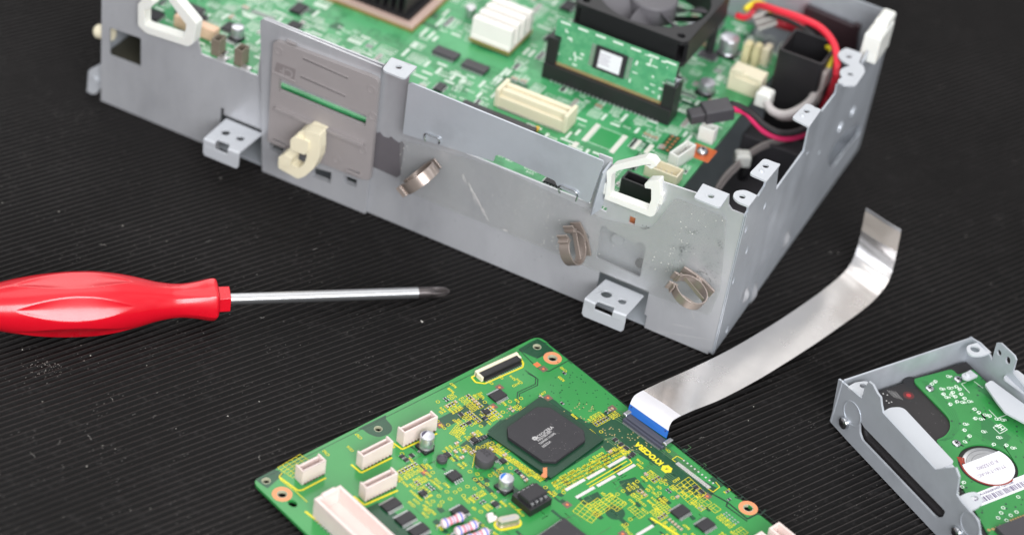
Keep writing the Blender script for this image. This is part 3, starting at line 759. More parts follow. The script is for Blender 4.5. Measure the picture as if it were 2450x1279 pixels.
# small surface parts: individual meshes (shared data) for the largest, the rest as one
def smd(bl, wd, h, body, name):
    mm = MB().box((0, 0, h / 2), (bl * .56, wd, h), 0).box((-bl * .39, 0, h / 2), (bl * .22, wd * 1.02, h * 1.02), 1).box((bl * .39, 0, h / 2), (bl * .22, wd * 1.02, h * 1.02), 1)
    return mm.mesh(name, [body, SOLDER])
TAN = mat('tan_ceramic', (190, 158, 122), 0.4)
GREYC = mat('grey_ceramic', (186, 176, 170), .4)
proto = {'chip_capacitor': smd(2.4, 1.4, 1.1, TAN, 'chip_capacitor'), 'chip_resistor': smd(2.2, 1.3, .6, CHIPG, 'chip_resistor')}
cnt = {'chip_capacitor': 0, 'chip_resistor': 0}
rest1 = MB()
rnd.shuffle(tiny1)
for kind, x, y, rz in tiny1:
    k = ('chip_capacitor', 'chip_resistor', None, None)[kind]
    if k and cnt[k] < 98 and rnd.random() < .6:
        cnt[k] += 1
        o = bpy.data.objects.new(k, proto[k]); COL.objects.link(o); o.parent = MBD; o.location = Vector((x, y, ZB)) * S; o.rotation_euler = (0, 0, rz)
    elif kind < 3:
        T = Matrix.Translation((x, y, ZB)) @ Matrix.Rotation(rz, 4, 'Z'); mi = (2, 1, 3)[kind]
        rest1.box((0, 0, .4), (1.2, 1.1, .8), mi, T).box((-.85, 0, .4), (.5, 1.15, .8), 0, T).box((.85, 0, .4), (.5, 1.15, .8), 0, T)
rest1.build('small_components', [SOLDER, CHIPG, TAN, GREYC], MBD)['kind'] = 'stuff'

def ic(parent, c, w_, l, h, npin, rz, z0=0.0, bodym=CHIPG, name='chip', pl=1.5, tpitch=None, two=True, pinm=SOLDER, conv=None):
    """gull-wing package: pins along the two long sides (two) or all four"""
    mm = MB().bbox((0, 0, h / 2 + .1), (w_, l, h), .12)
    def row(len_, off, rot):
        pt_ = tpitch or len_ / (npin + .5)
        for i in range(npin):
            t = (i - (npin - 1) / 2) * pt_
            for sgn in (-1, 1):
                T = Matrix.Rotation(rot, 4, 'Z')
                mm.box((sgn * (off + pl * .3), t, h * .45), (pl * .6, pt_ * .5, .18), 1, T)
                mm.box((sgn * (off + pl * .8), t, .12), (pl * .65, pt_ * .5, .2), 1, T)
                mm.box((sgn * (off + pl * .58), t, h * .25), (.2, pt_ * .5, h * .5), 1, T)
    row(l, w_ / 2, 0)
    if not two: row(w_, l / 2, R_(90))
    return mm.build(name, [bodym, pinm], parent, loc=(c[0], c[1], z0), rotz=rz)
for c in ((1068, 128), (1138, 160)):
    p = M1(*c, 1); ic(MBD, p, 6.5, 13, 1.8, 8, R_(90), ZB, DARKP, 'memory_chip')
for c, a in (((475, 42), 7), ((553, 66), 7.5), ((705, 60), 6)):
    p = M1(*c, 1); ic(MBD, p, a, a, 1.4, 5, 0, ZB, CHIPG, 'small_chip', .8, None, False)
for k_, (x, y, a, b) in enumerate(chips1):
    if k_ % 6 == 5: MB().lathe([(2.6, 0), (2.7, .6), (2.7, 5.5), (2.3, 6.0)], 20, 0, Matrix.Identity(4)).build('round_capacitor', SOLDER, MBD, loc=(x, y, ZB))
    else: ic(MBD, (x, y), a, b, 1.5, max(4, int(b / 1.2)), 0, ZB, DARKP if k_ % 3 == 0 else CHIPG, 'small_chip', 1.0, None, a < b)
# finned pale heat sink on its gold-edged carrier
p0, p1, p2 = M1(1120, 112), M1(1218, 138), M1(1285, 84)
cx_, cy_ = (p0.x + p2.x) / 2, (p1.y + p2.y) / 2
HS = thing  # (kept as a part of the board)
m = MB(); wx, wy = 22.5, 26
cx_, cy_ = -173.5, 105
m.box((cx_, cy_, ZB + 4.6), (wx, wy, 2.2))
for k in range(4):
    yy = cy_ - wy / 2 + 2.6 + k * 6.9
    m.bbox((cx_, yy, ZB + 10.8), (wx, 4.3, 10.4), .5)
hs = m.build('heat_sink', mat('pale_ceramic_grey', (232, 228, 222), .5, var=.03), MBD, bevel=.25)
MB().box((cx_, cy_, ZB + 2.5), (wx + .5, wy + .5, 2.0)).build('chip_carrier', GOLD, hs)
MB().box((cx_, cy_, ZB + .8), (wx - 2, wy - 2, 1.5)).build('chip_body', CHIPG, hs)
# processor with pinkish frame and black cooler
pc = M1(985, 78)
q = Matrix.Translation((pc.x, pc.y, 0))
ww = 52
m = MB().plate([(0, 0), (0, ww), (-ww, ww), (-ww, 0)], [[(-4.2, 4.2), (-4.2, ww - 4.2), (-ww + 4.2, ww - 4.2), (-ww + 4.2, 4.2)]], ZB + 1.4, ZB + 3.2, 'XY', 0, q)
fr = m.build('processor_frame', mat('pinkish_metal_frame', (206, 178, 166), .4, .3), MBD, bevel=.3)
MB().box((-ww / 2, ww / 2, ZB + .8), (ww + 1, ww + 1, 1.4), 0, q).build('processor_carrier', GOLD, fr)
m = MB().box((-ww / 2, ww / 2, ZB + 2.6), (ww - 9, ww - 9, 3.6), 0, q)
for k in range(9): m.box((-8 - k * 4.5, ww / 2, ZB + 9), (1.4, ww - 11, 10), 0, q)
m.build('processor_cooler', BLACKP, fr)
# memory socket with an upright module
sx0, sx1 = M1(1297, 182).x, M1(1602, 296).x
sy = M1(1450, 240).y
sy = 90.5
SKT = MB().box(((sx0 + sx1) / 2, sy, ZB + 4.5), (sx1 - sx0, 7, 9), 0)
SKT.box((sx0 + 3, sy + 2.5, ZB + 12), (6, 10, 24)); SKT.box((sx1 - 3, sy + 2.5, ZB + 11), (6.5, 10, 22))
for k in range(26): SKT.box((sx0 + 6 + k * (sx1 - sx0 - 12) / 25, sy - 3.9, ZB + .5), (.9, 1.4, 1.0), 1)
skt = SKT.build('memory_socket', [BLACKP, SOLDER], MBD, bevel=.4)
MB().box((sx1 - 3.5, sy + 1, ZB + 22.8), (5, 6, 1.6)).box((sx1 - 1.2, sy + 4, ZB + 23.2), (3, 3, 2.2)).build('latch', BRIGHT, skt, bevel=.3)
MODG = mat('module_green_mask', (74, 148, 104), .3, 0, var=.08, vscale=200, col2=(92, 160, 116), cscale=260, cthr=(.45, .55))
mx0, mx1 = sx0 + 4.5, sx1 - 5.5
T = Matrix.Translation((0, sy - 1.2, ZB + 8.2)) @ Matrix.Rotation(R_(-8), 4, 'X')
MODH = 25
m = MB().plate([(mx0, 0), (mx1, 0), (mx1, 13), (mx1 + 3, 14), (mx1 + 3, MODH), (mx0 - 2.5, MODH), (mx0 - 2.5, 14), (mx0, 13)], (), 0, 1.2, 'XZ', 0, T)
mod = m.build('memory_module', MODG, MBD)
mc = (mx0 + mx1) / 2 - 1
MB().box((mc, -.6, 13), (17, 1.2, 12.5), 0, T).build('memory_chip', CHIPG, mod, bevel=.2)
MB().box((mc, -1.26, 13), (12.0, .1, 9.5), 0, T).build('paper_label', WHITEINK, mod)
m = MB()
for k in range(5): m.box((mc - 3 + .0, -1.33, 15.6 - k * 1.2), (6.5 - (k % 2) * 2, .02, .35), 0, T)
m.build('label_print', PINKINK, mod)
m = MB()
for k in range(14):
    for sg in (-1, 1): m.box((mc + sg * 10.0, -.2, 7.6 + k * .85), (2.2, .4, .45), 0, T)
m.build('chip_pins', SOLDER, mod)
m = MB()
nn = 52
for k in range(nn): m.box((mx0 + 1.5 + k * (mx1 - mx0 - 3) / (nn - 1), -.06, 1.2), (.62, .1, 2.4), 0, T)
m.build('edge_contacts', COPPER, mod)
m = MB()
for k in range(60):
    x, z = rnd.uniform(mx0, mx1), rnd.uniform(4, MODH - 1)
    if abs(x - mc) < 11.5: continue
    a, b = rnd.uniform(.8, 3), rnd.uniform(.4, 1.0)
    if rnd.random() < .4: a, b = b, a
    m.box((x, -.12, z), (a, .2, b), 0, T)
for k in range(7): m.box((mx0 + 2 + k * 9.6, -.05, MODH - 1.2), (5.5, .06, 1.0), 0, T)
m.text('X', 5, (mx1 - 7, -.08, 3.2), T.to_3x3() @ Vector((1, 0, 0)), T.to_3x3() @ Vector((0, 0, 1)), 0) if 0 else None
m.build('module_print', SILKW, mod)['kind'] = 'stuff'
# cream mezzanine connector
p0, p1, p2 = M1(1178, 257), M1(1350, 314), M1(1363, 292)
L_ = p1.x - p0.x; yy = (p1.y + p2.y) / 2
m = MB(); xc = (p0.x + p1.x) / 2 + .5
m.bbox((xc, yy, ZB + 3), (L_ + 1, 11, 6), .3); m.bbox((xc, yy - 2.7, ZB + 7.6), (L_ - 3, 2.4, 4), .3); m.bbox((xc, yy + 2.7, ZB + 7.6), (L_ - 3, 2.4, 4), .3); m.bbox((xc, yy, ZB + 6.8), (L_ - 4, 1.6, 3.2), .2)
m.bbox((xc - L_ / 2 + .3, yy, ZB + 5), (2.2, 12, 10), .3); m.bbox((xc + L_ / 2 - .3, yy, ZB + 5), (2.2, 12, 10), .3)
m.build('board_connector', CREAM, MBD, bevel=.25, label='long cream two-row connector')
m = MB()
for k in range(30):
    x = xc - L_ / 2 + 2 + k * (L_ - 4) / 29; m.box((x, yy - 6.3, ZB + .2), (.6, 1.6, .35))
m.build('connector_pins', SOLDER, MBD)['kind'] = 'stuff'
p0, p1 = M1(1100, 256), M1(1284, 314)
MB().box(((p0.x + p1.x) / 2, (p0.y + p1.y) / 2, ZB + .9), (p1.x - p0.x, 6, 1.8)).build('flat_connector', DARKP, MBD, bevel=.3)
p = M1(1278, 308); MB().bbox((p.x + 1.5, p.y, ZB + .8), (1.8, 2.4, 1.6), .3).build('indicator_lamp', mat('amber_lens', (236, 186, 70), .3), MBD)
# empty chip footprint with tinned bars
m = MB()
for (a, b) in (((1432, 299), (1396, 336)), ((1498, 327), (1462, 364)), ((1531, 337), (1513, 355)), ((1560, 348), (1545, 366)), ((1380, 342), (1372, 352))):
    p, q = M1(*a), M1(*b); m.box(((p.x + q.x) / 2, (p.y + q.y) / 2, ZB + .1), (2.4, abs(p.y - q.y) + 1, .2))
m.build('tinned_pads', mat('tinned_pad', (228, 224, 216), .4, .2), MBD)
p = M1(1448, 331); m = MB().quad(rounded([(p.x - 5.5, p.y - 7), (p.x + 5.5, p.y - 7), (p.x + 5.5, p.y + 7), (p.x - 5.5, p.y + 7)], 1.5), ZB + .03); 
m.build('footprint_patch', mat('plain_green_patch', (46, 146, 80), .3), MBD)
m = MB().rect_line(p.x - 6.2, p.y - 7.6, p.x + 6.2, p.y + 7.6, .35, ZB + .03); m.build('footprint_outline', SILKW, MBD)
# 2 x 5 copper test pads
p = M1(1603, 343)
m = MB().quad([(p.x - 3.2, p.y - 8), (p.x + 3.2, p.y - 8), (p.x + 3.2, p.y + 8), (p.x - 3.2, p.y + 8)], ZB + .03, 0)
for i in range(2):
    for j in range(5): m.disc((p.x - 1.4 + i * 2.8, p.y - 6 + j * 3), .85, ZB + .05, 1, 12)
m.build('test_pads', [mat('deep_green_patch', (20, 84, 48), .35), COPPER], MBD)
# box headers
def header(parent, c, lx, ly, h, rz, z0, matl, name, wall=.9, teeth=0, notch=0.0, label=None, open_=True, floor_h=1.2):
    mm = MB()
    x, y = lx / 2, ly / 2
    mm.box((0, 0, floor_h / 2), (lx - .1, ly - .1, floor_h))
    mm.bbox((0, -y + wall / 2, h / 2), (lx, wall, h), .15); mm.bbox((0, y - wall / 2, (h - notch) / 2), (lx - 2 * wall - .06 if notch else lx, wall, h - notch), .15)
    mm.bbox((-x + wall / 2, 0, h / 2), (wall, ly - 2 * wall - .02 if not notch else ly - wall - .02, h), .15) if not notch else mm.bbox((-x + wall / 2, wall / 2, h / 2), (wall, ly - wall - .02, h), .15)
    mm.bbox((x - wall / 2, 0, h / 2), (wall, ly - 2 * wall - .02, h), .15) if not notch else mm.bbox((x - wall / 2, wall / 2, h / 2), (wall, ly - wall - .02, h), .15)
    o = mm.build(name, matl, parent, loc=(c[0], c[1], z0), rotz=rz, bevel=.12, label=label)
    if teeth:
        t = MB()
        for k in range(teeth): t.box(((k - (teeth - 1) / 2) * (lx - 3) / max(1, teeth - 1), 0, h * .42), (.5, .5, h * .7))
        t.build('pins', SOLDER, o)
    return o
p = M1(1628, 385); header(MBD, (p.x, p.y), 15, 5.5, 7.5, R_(78), ZB, WHITEP, 'pin_header', teeth=6)
p = M1(1572, 425); header(MBD, (p.x + 2, p.y + 2), 17, 8, 6, 0, ZB, CREAM, 'pin_header', teeth=6, label='cream yellow header with two rows')
p = M1(1690, 335); header(MBD, (p.x, p.y), 8, 5.5, 8.5, 0, ZB, WHITEP, 'pin_header', teeth=2)
# black socket near the notch
p = M1(1522, 478); b_ = header(MBD, (p.x + .2, p.y + 1), 17, 7.5, 11.0, 0, ZB, BLACKP, 'drive_socket', wall=1.1, label='black socket seen through the white saddle')
m = MB().box((0, 0, 3.6), (11, 1.6, 6.6)); tongue = m.build('tongue', BLACKP, b_)
m = MB()
for k in range(7): m.box((-4.5 + k * 1.5, -.86, 5.4), (.6, .12, 2.4))
m.build('contacts', COPPER, b_)
# corner pad with screw
p = M1(1680, 366)
MB().quad([(p.x - 6, p.y - 6), (p.x + 5.6, p.y - 6), (p.x + 5.6, p.y + 6), (p.x - 6, p.y + 6)], ZB + .04).build('copper_pad', mat('orange_copper_pad', (206, 102, 52), .45, .2), MBD)
def screw(parent, c, r, h, T=None, name='screw', matl=BRIGHT):
    M = Matrix.Translation(c)
    if T is not None: M = M @ T
    m_ = MB().lathe([(r, 0), (r, h * .35), (r * .9, h * .7), (r * .62, h * .95), (r * .5, h)], 24, 0, M)
    a = r * .5; b = r * .14
    for k in (0, 1):
        m_.box((0, 0, h + .01), (2 * a, 2 * b, .04), 1, M @ Matrix.Rotation(R_(90 * k + 20), 4, 'Z'))
    return m_.build(name, [matl, BLACKP], parent)
screw(MBD, (p.x, p.y, ZB + .1), 3.0, 2.6)
# tall brown posts, beige connector, caps at the blurred left
BRN = mat('brownish_post', (128, 118, 104), .45, .2)
for c in ((522, 128), (577, 152)):
    p = M1(*c); header(MBD, (p.x, p.y), 4.6, 6.4, 9.5, 0, ZB, BRN, 'post_socket', wall=.7)
    p = M1(c[0] + 12, c[1] + 14); MB().bbox((p.x, p.y, ZB + .6), (5, 4, 1.2), .3).build('solder_pad', SOLDER, MBD)
p = M1(470, 78); MB().bbox((p.x, p.y, ZB + 3.5), (24, 5, 7), .5).build('beige_connector', mat('peach_plastic', (226, 190, 162), .5), MBD, bevel=.3)
def can(parent, c, r, h, z0, mark, name='can_capacitor', base=True, ang=0.0):
    m_ = MB().lathe([(r * .96, 1.2), (r, 1.6), (r * .93, 2.3), (r, 3.0), (r, h - .5), (r * .95, h - .1), (r * .86, h)], 28, 0)
    if mark:
        pts = [(r * .84 * math.cos(R_(ang + a)), r * .84 * math.sin(R_(ang + a))) for a in range(-62, 63, 8)]
        m_.quad(pts, h + .02, 1)
    o = m_.build(name, [mat('brushed_can', (206, 206, 212), .3, .8) if 'brushed_can' not in bpy.data.materials else bpy.data.materials['brushed_can'], mark or SOLDER], parent, loc=(c[0], c[1], z0))
    if base:
        b = r * 1.06
        MB().plate([(-b, -b), (b, -b), (b, b * .5), (b * .5, b), (-b * .5, b), (-b, b * .5)], (), 0, 1.5).box((0, -b - .3, .3), (1.2, 1.4, .5), 1).box((0, b + .3, .3), (1.2, 1.4, .5), 1).build('base', [BLACKP, SOLDER], o)
    return o
for c, r, h in (((568, 92), 3.2, 7), ((1740, 128), 5.0, 10), ((1688, 222), 4, 7), ((1660, 90), 4, 8)):
    p = M1(*c); can(MBD, (p.x, p.y), r, h, ZB, None)
# big cream power connector and two more behind it
p = M1(1778, 222)
m = MB().bbox((p.x, p.y + 3, ZB + 6), (17.5, 9, 12), .4).box((p.x - 4, p.y - 1.8, ZB + 12.4), (5, 2.2, 3.0)).box((p.x + 4.5, p.y - 1.6, ZB + 11.6), (6, 1.6, 2.0)).box((p.x, p.y - 1.9, ZB + 8), (12, .9, 2))
m.build('power_connector', CREAM, MBD, bevel=.35)
p = M1(1782, 150); m = MB().bbox((p.x, p.y, ZB + 6), (3.6, 6, 13), .4).bbox((p.x + 5, p.y + 1, ZB + 6), (3.6, 6, 13), .4); m.build('prong_connector', mat('yellowish_plastic', (214, 204, 160), .45), MBD, bevel=.4)
p = M1(1830, 150); MB().bbox((p.x, p.y, ZB + 5), (4, 7, 11), .8).build('prong_connector', CREAM, MBD, bevel=.5)

# ================================================================== COOLING FAN
fx0, fy0, fz, fs_ = -137.0, 104.0, 90.0, 62.0
FAN = thing('cooling_fan', 'square black cooling fan with grey hub above the green main board', 'fan', (fx0 + fs_ / 2, fy0 + fs_ / 2, ZB + 1))
lz = fz - (ZB + 1); h_ = fs_ / 2
rim = rrect(-h_, -h_, h_, h_, 4, 5)
m = MB().plate(rim, [circ((0, 0), h_ - 2.2, 48)] + [circ((sx * (h_ - 5), sy_ * (h_ - 5)), 2.0, 14) for sx in (-1, 1) for sy_ in (-1, 1)], lz - 2.4, lz)
m.plate(rim, [circ((0, 0), h_ - 2.2, 48)], lz - 15.0, lz - 12.6)
m.ring((0, 0, lz - 14.9), h_ - 2.4, h_ - .3, 14.8, 48)
for k in (0, 1, 2, 3):
    T = Matrix.Rotation(R_(90 * k), 4, 'Z'); m.box((h_ - 1.2, 0, lz - 7.5), (2.2, fs_ - 9, 12), 0, T)
fan_f = m.build('fan_frame', BLACKP, FAN, bevel=.35)
m = MB().lathe([(12.2, lz - 11), (12.2, lz - 1.6), (11.4, lz - .7), (10, lz - .5)], 36)
hub = m.build('hub', mat('grey_fan_hub', (96, 94, 98), .45), FAN)
m = MB()
for k in range(7):
    vs = []; fs = []
    for i in range(9):
        t = i / 8; r = 12 + t * (h_ - 15.4)
        for j in range(5):
            s_ = j / 4; g = R_(k * 360 / 7 + 41 * s_ + 10 * t); z = lz - 2.2 - 8.5 * s_
            vs.append((r * math.cos(g), r * math.sin(g), z))
    for i in range(8):
        for j in range(4): fs.append((i * 5 + j, i * 5 + j + 1, i * 5 + j + 6, i * 5 + j + 5))
    n = len(vs); vs2 = vs + [(x, y, z - .9) for x, y, z in vs]; f2 = fs + [tuple(n + q for q in reversed(f)) for f in fs]
    bl = MB().add(vs2, f2); bl.build('blade', bpy.data.materials['grey_fan_hub'], FAN)
m = MB()
for k in (0, 1, 2):
    T = Matrix.Rotation(R_(35 + 120 * k), 4, 'Z'); m.box((20, 0, lz - 13.8), (19, 3, 1.6), 0, T)
m.build('struts', BLACKP, FAN)
for a in (0, 1):
    for b in (0, 1): MB().cyl(((a - .5) * (fs_ - 10), (b - .5) * (fs_ - 10), (lz - 15) / 2), 2.4, lz - 15).build('standoff', BLACKP, FAN)
# ================================================================== INNER HOUSING, WIRES
DB = thing('black_duct', 'upright black plastic duct box in the far right corner of the metal case', 'duct', (-22, 165, 1.6))
p0 = at(1935, 100, 84)
m = MB().plate(rrect(-12, -9, 12, 15, 1.5), [rrect(-10.5, -7.5, 10.5, 13.5, 1)], 0, 78)
m.build('housing', BLACKP, DB, bevel=.4)
MB().plate([(-16, -26), (16, -26), (16, -13.3), (-16, -13.3)], (), 0, 34).build('lower_step', DARKP, DB, bevel=1)
DB.location = Vector((p0.x, p0.y, 1.6)) * S
FG = thing('fan_guard', 'dark maroon rectangular panel fixed against the inside of the far wall', 'panel', (-35, 200, 20))
MB().plate([(fp(u, v, 200)[0] + 35, fp(u, v, 200)[1] - 20) for u, v in ((1930, 12), (2056, 66), (2046, 150), (1900, 110))], (), -2, 2, 'XZ').box((fp(2054, 62, 200)[0] + 35, -1.5, fp(2054, 62, 200)[1] - 20), (3.5, 3.5, 3.5)).build('panel', mat('dark_maroon_plastic', (52, 36, 40), .4), FG, bevel=.5)
REDW = mat('red_wire', (222, 44, 62), .38); PINKW_ = mat('magenta_wire', (214, 40, 98), .38); YELW = mat('yellow_wire', (226, 204, 44), .4); GREYW = mat('grey_wire', (150, 142, 140), .45); BLKW = mat('black_wire', (38, 34, 36), .45); WHTW = mat('white_grey_wire', (196, 190, 188), .45); DREDW = mat('dark_red_wire', (168, 24, 44), .4)
def wire(name, label, paths, cat='cable', extra=None):
    pts0 = at(*paths[0][0][0])
    t = thing(name, label, cat, (pts0.x, pts0.y, pts0.z))
    for pix, r, matl in paths:
        m_ = MB().tube([at(*q) - pts0 for q in pix], r, 10); m_.build('wire', matl, t)
    if extra: extra(t, pts0)
    return t
wire('power_cable', 'bright red cable arching round the black duct', [([(1795, 16, 72), (1822, 14, 80), (1862, 26, 84), (1912, 42, 86), (1962, 66, 86), (1994, 104, 84), (2003, 150, 80), (1998, 190, 72), (1984, 226, 58), (1966, 262, 40)], 1.9, REDW), ([(1806, 30, 66), (1856, 40, 72), (1900, 56, 76), (1944, 84, 76), (1970, 122, 72), (1982, 160, 66), (1974, 205, 58)], 1.2, BLKW)])
wire('power_cable', 'thin red wires running down inside the right panel', [([(2006, 186, 66), (1990, 215, 60), (1972, 246, 54), (1958, 276, 46)], 1.5, DREDW), ([(1985, 200, 58), (1966, 238, 50), (1952, 268, 40)], 1.3, BLKW)])
wire('signal_wire', 'yellow wire looping past the fan corner', [([(1782, 24, 74), (1796, 12, 76), (1814, 6, 78), (1834, 16, 76), (1850, 34, 68)], 1.5, YELW), ([(1764, 38, 70), (1780, 42, 68), (1798, 34, 66), (1806, 22, 66)], 1.7, REDW)])
wire('signal_wire', 'short yellow wire ending in a grey plug', [([(1980, 112, 76), (1990, 120, 77), (1988, 140, 76), (1980, 166, 72)], 1.6, YELW)])
def plug_(t, o):
    p = at(1960, 182, 68) - o
    MB().bbox(p, (9, 8, 11), .8).bbox(p + Vector((1, -2, -9)), (6, 6, 8), .6).build('plug', mat('grey_nylon', (176, 166, 162), .45), t, bevel=.5)
wire('wire_bundle', 'white and grey wire bundle curving out of the board edge', [([(1830, 232, 60), (1844, 262, 58), (1874, 274, 57), (1908, 264, 58), (1940, 240, 60), (1956, 206, 62)], 2.2, WHTW), ([(1840, 256, 54), (1868, 280, 52), (1912, 276, 53), (1946, 250, 55)], 1.8, GREYW)], extra=lambda t, o: (plug_(t, o), MB().bbox(Vector((0, 0, 0)), (8, 8, 9), 1.5).build('tie_head', WHITEP, t, bevel=.8)))
wire('flat_cable', 'flat dark red ribbon wires crossing behind the duct', [([(1846, 40, 66), (1880, 52, 66), (1915, 62, 64)], 4.5, DREDW), ([(1850, 30, 70), (1890, 44, 70), (1925, 58, 68)], 1.6, REDW)], 'cable')
m = thing('wire_label', 'small clear striped tag round the wires behind the fan', 'tag', at(1832, 44, 66))
T = Matrix.Rotation(R_(-35), 4, 'Y') @ Matrix.Rotation(R_(15), 4, 'Z')
MB().bbox((0, 0, 0), (11, 5, 9), .5, 0, T).build('sleeve', mat('greyish_clear_sleeve', (150, 144, 142), .25, 0), m)
MB().box((0, -2.6, -3.6), (10.5, .4, .9), 0, T).box((0, -2.6, 0), (10.5, .4, .7), 0, T).box((0, -2.6, 3.6), (10.5, .4, .9), 0, T).build('stripe', WHITEP, m)
# two-wire plug lying over the board edge
def twoplug():
    o = at(1700, 275, 60)
    t = thing('fan_cable', 'grey rectangular plug with one black and one magenta wire hanging over the board edge', 'cable', o)
    a, b = at(1650, 282, 62) - o, at(1752, 252, 68) - o
    d = (b - a); ln = d.length; ang = math.atan2(d.y, d.x)
    T = Matrix.Translation((a + b) / 2) @ Matrix.Rotation(ang, 4, 'Z') @ Matrix.Rotation(R_(-8), 4, 'Y')
    MB().bbox((ln * .14, 0, 0), (ln * .66, 10.5, 7), .6, 0, T).bbox((-ln * .34, 0, -.6), (ln * .36, 7.5, 5), .5, 0, T).build('plug', DARKP, t, bevel=.3)
    MB().tube([b + Vector((-1, 0, .5)), at(1772, 256, 67) - o, at(1800, 272, 64) - o, at(1830, 300, 60) - o, at(1868, 318, 58) - o, at(1910, 314, 56) - o, at(1945, 296, 54) - o], 1.7, 10).build('wire', BLKW, t)
    MB().tube([b + Vector((-1, -2.5, -.5)), at(1782, 268, 64) - o, at(1806, 292, 60) - o, at(1832, 316, 56) - o, at(1872, 331, 54) - o, at(1912, 326, 52) - o, at(1950, 306, 50) - o], 1.7, 10).build('wire', PINKW_, t)
twoplug()
def tie(t, o):
    p = at(1776, 378, 34) - o
    MB().bbox(p, (8, 7, 7), 1.0, 0, None, R_(30)).build('tie_head', WHITEP, t, bevel=.6)
wire('sensor_wire', 'thin grey twin wire with a white cable tie near the front corner', [([(1712, 452, 30), (1734, 420, 32), (1758, 396, 34), (1790, 366, 34), (1828, 344, 36), (1880, 328, 40)], 1.0, GREYW), ([(1718, 456, 28), (1742, 424, 30), (1766, 400, 32), (1794, 372, 32), (1834, 350, 34), (1886, 334, 38)], 1.0, GREYW)], extra=tie)
st = wire('velcro_strap', 'black strap dangling below the white cable tie', [([(1800, 372, 28), (1786, 398, 24), (1776, 424, 18), (1774, 438, 10)], 2.4, BLACKP), ], 'strap')
wire('power_cable', 'dark red wire pair disappearing under the metal tab', [([(1838, 346, 30), (1866, 332, 36), (1900, 320, 42), (1936, 306, 46)], 1.6, DREDW)])
BX = thing('power_unit', 'dark grey power unit lying low under the right side wires', 'power supply', (-20, 128, 1.6))
MB().bbox((-12, -22, 8), (24, 34, 16), 1).build('case', DARKP, BX, bevel=.5)

# ================================================================== CONTROL BOARD IN THE FOREGROUND
ZC = 3.2; CO = Vector((-132.6, -193.3)); CA = R_(-20.75)
CX = Vector((math.cos(CA), math.sin(CA))); CY = Vector((-CX.y, CX.x))
CB = thing('control_board', 'green circuit board flat on the black mat, printed in yellow, with large black chip', 'circuit board', (CO.x, CO.y, 0), CA)
def c(u, v, h=0.0):
    p = at(u, v, ZC + h); q = Vector((p.x, p.y)) - CO
    return (q.dot(CX), q.dot(CY))
PCB2 = mat('glossy_green_solder_mask', (52, 138, 70), 0.19, 0, 0.5, var=0.05, vscale=50, bump=0.02, bscale=1200)
DK2 = mat('dark_bare_green', (22, 72, 46), 0.26, 0, .5, var=.08, vscale=200)
TR2 = mat('olive_track', (66, 104, 66), 0.3, 0)
DLINE = mat('near_black_gap_line', (16, 44, 32), 0.3)
bx1, by1 = 215.0, 166.6
outl = rounded([(0, 0), (bx1, 0), (bx1, by1), (0, by1)], [4, 1, 1, 5])
holes_px = [((1285, 829), 2.0), ((1322, 856), 2.3), ((637, 1149), 1.9), ((675, 1181), 2.3), ((905, 1025), 1.9), ((1790, 1214), 2.3)]
hl = [circ(c(*q), r, 20) for q, r in holes_px]
o1 = c(700, 1203); hl.append([(o1[0] + .9 * a[0] + .0, o1[1] + a[1]) for a in circ((0, 0), 2.6, 20, 1.7)])
MB().plate(outl, hl, ZC - 1.6, ZC).build('board', PCB2, CB, bevel=.15)
PLAM = mat('pale_laminate', (176, 176, 150), .5)
for q, r in holes_px: MB().ring((0, 0, -1.4), r - .02, r - .35, 1.42, 22).build('hole_sleeve', PLAM, CB, loc=(*c(*q), ZC))
for q in ((1322, 856), (675, 1181), (1790, 1214)): MB().ring((0, 0, -.02), 2.35, 4.3, .07, 32).build('copper_ring', COPPERD, CB, loc=(*c(*q), ZC))
# soldered leads under the board that carry it on the mat
rnd = random.Random(21)
m = MB()
for i in range(70):
    x, y = rnd.uniform(8, bx1 - 8), rnd.uniform(8, by1 - 8); m.lathe([(.35, 0), (.5, .9), (1.0, 1.62)], 8, 0, Matrix.Translation((x, y, 0)))
m.build('solder_leads', SOLDER, CB)['kind'] = 'stuff'
# --- areas without copper and tracks
m = MB(); z1 = ZC + .008
def poly(*px): return [c(*q) for q in px]
def corner(px, rr, hp, hr): m.plate(rounded(poly(*px), rr), [circ(c(*hp), hr + .02, 20)], z1 - .02, z1)
corner(((1238, 836), (1268, 818), (1287, 809), (1304, 820), (1326, 838), (1286, 857), (1268, 850)), 1, (1285, 829), 2.0)
corner(((854, 1026), (925, 991), (922, 1000), (940, 1020), (935, 1036), (905, 1046), (880, 1036), (868, 1026)), 2, (905, 1025), 1.9)
corner(((610, 1146), (658, 1121), (680, 1132), (640, 1168)), 1, (637, 1149), 1.9)
# area round the large chip
m.quad(poly((1166, 1030), (1196, 1004), (1230, 996), (1246, 984), (1262, 982), (1266, 968), (1284, 962), (1298, 960), (1310, 946), (1330, 958), (1345, 972), (1372, 990), (1398, 1005), (1415, 1015), (1452, 1062), (1306, 1152)), z1)
z1 += .002; m.quad(poly((1408, 1012), (1446, 985), (1472, 980), (1500, 1003), (1560, 1060), (1602, 1086), (1660, 1132), (1640, 1150), (1560, 1106), (1500, 1068), (1462, 1095), (1436, 1060)), z1)
z1 += .002; m.quad(poly((1100, 1065), (1128, 1042), (1172, 1040), (1196, 1075), (1170, 1100), (1120, 1080)), z1)
m.quad(rounded(poly((860, 1222), (905, 1200), (1050, 1290), (960, 1320)), 1), z1)
z1 += .002; m.quad(poly((1480, 1150), (1520, 1140), (1545, 1170), (1500, 1185)), z1)
z1 += .002; m.quad(poly((1610, 1110), (1720, 1168), (1690, 1195), (1580, 1150)), z1)
m.disc(c(1472, 1225), 4.3, z1 + .01, 0, 30)
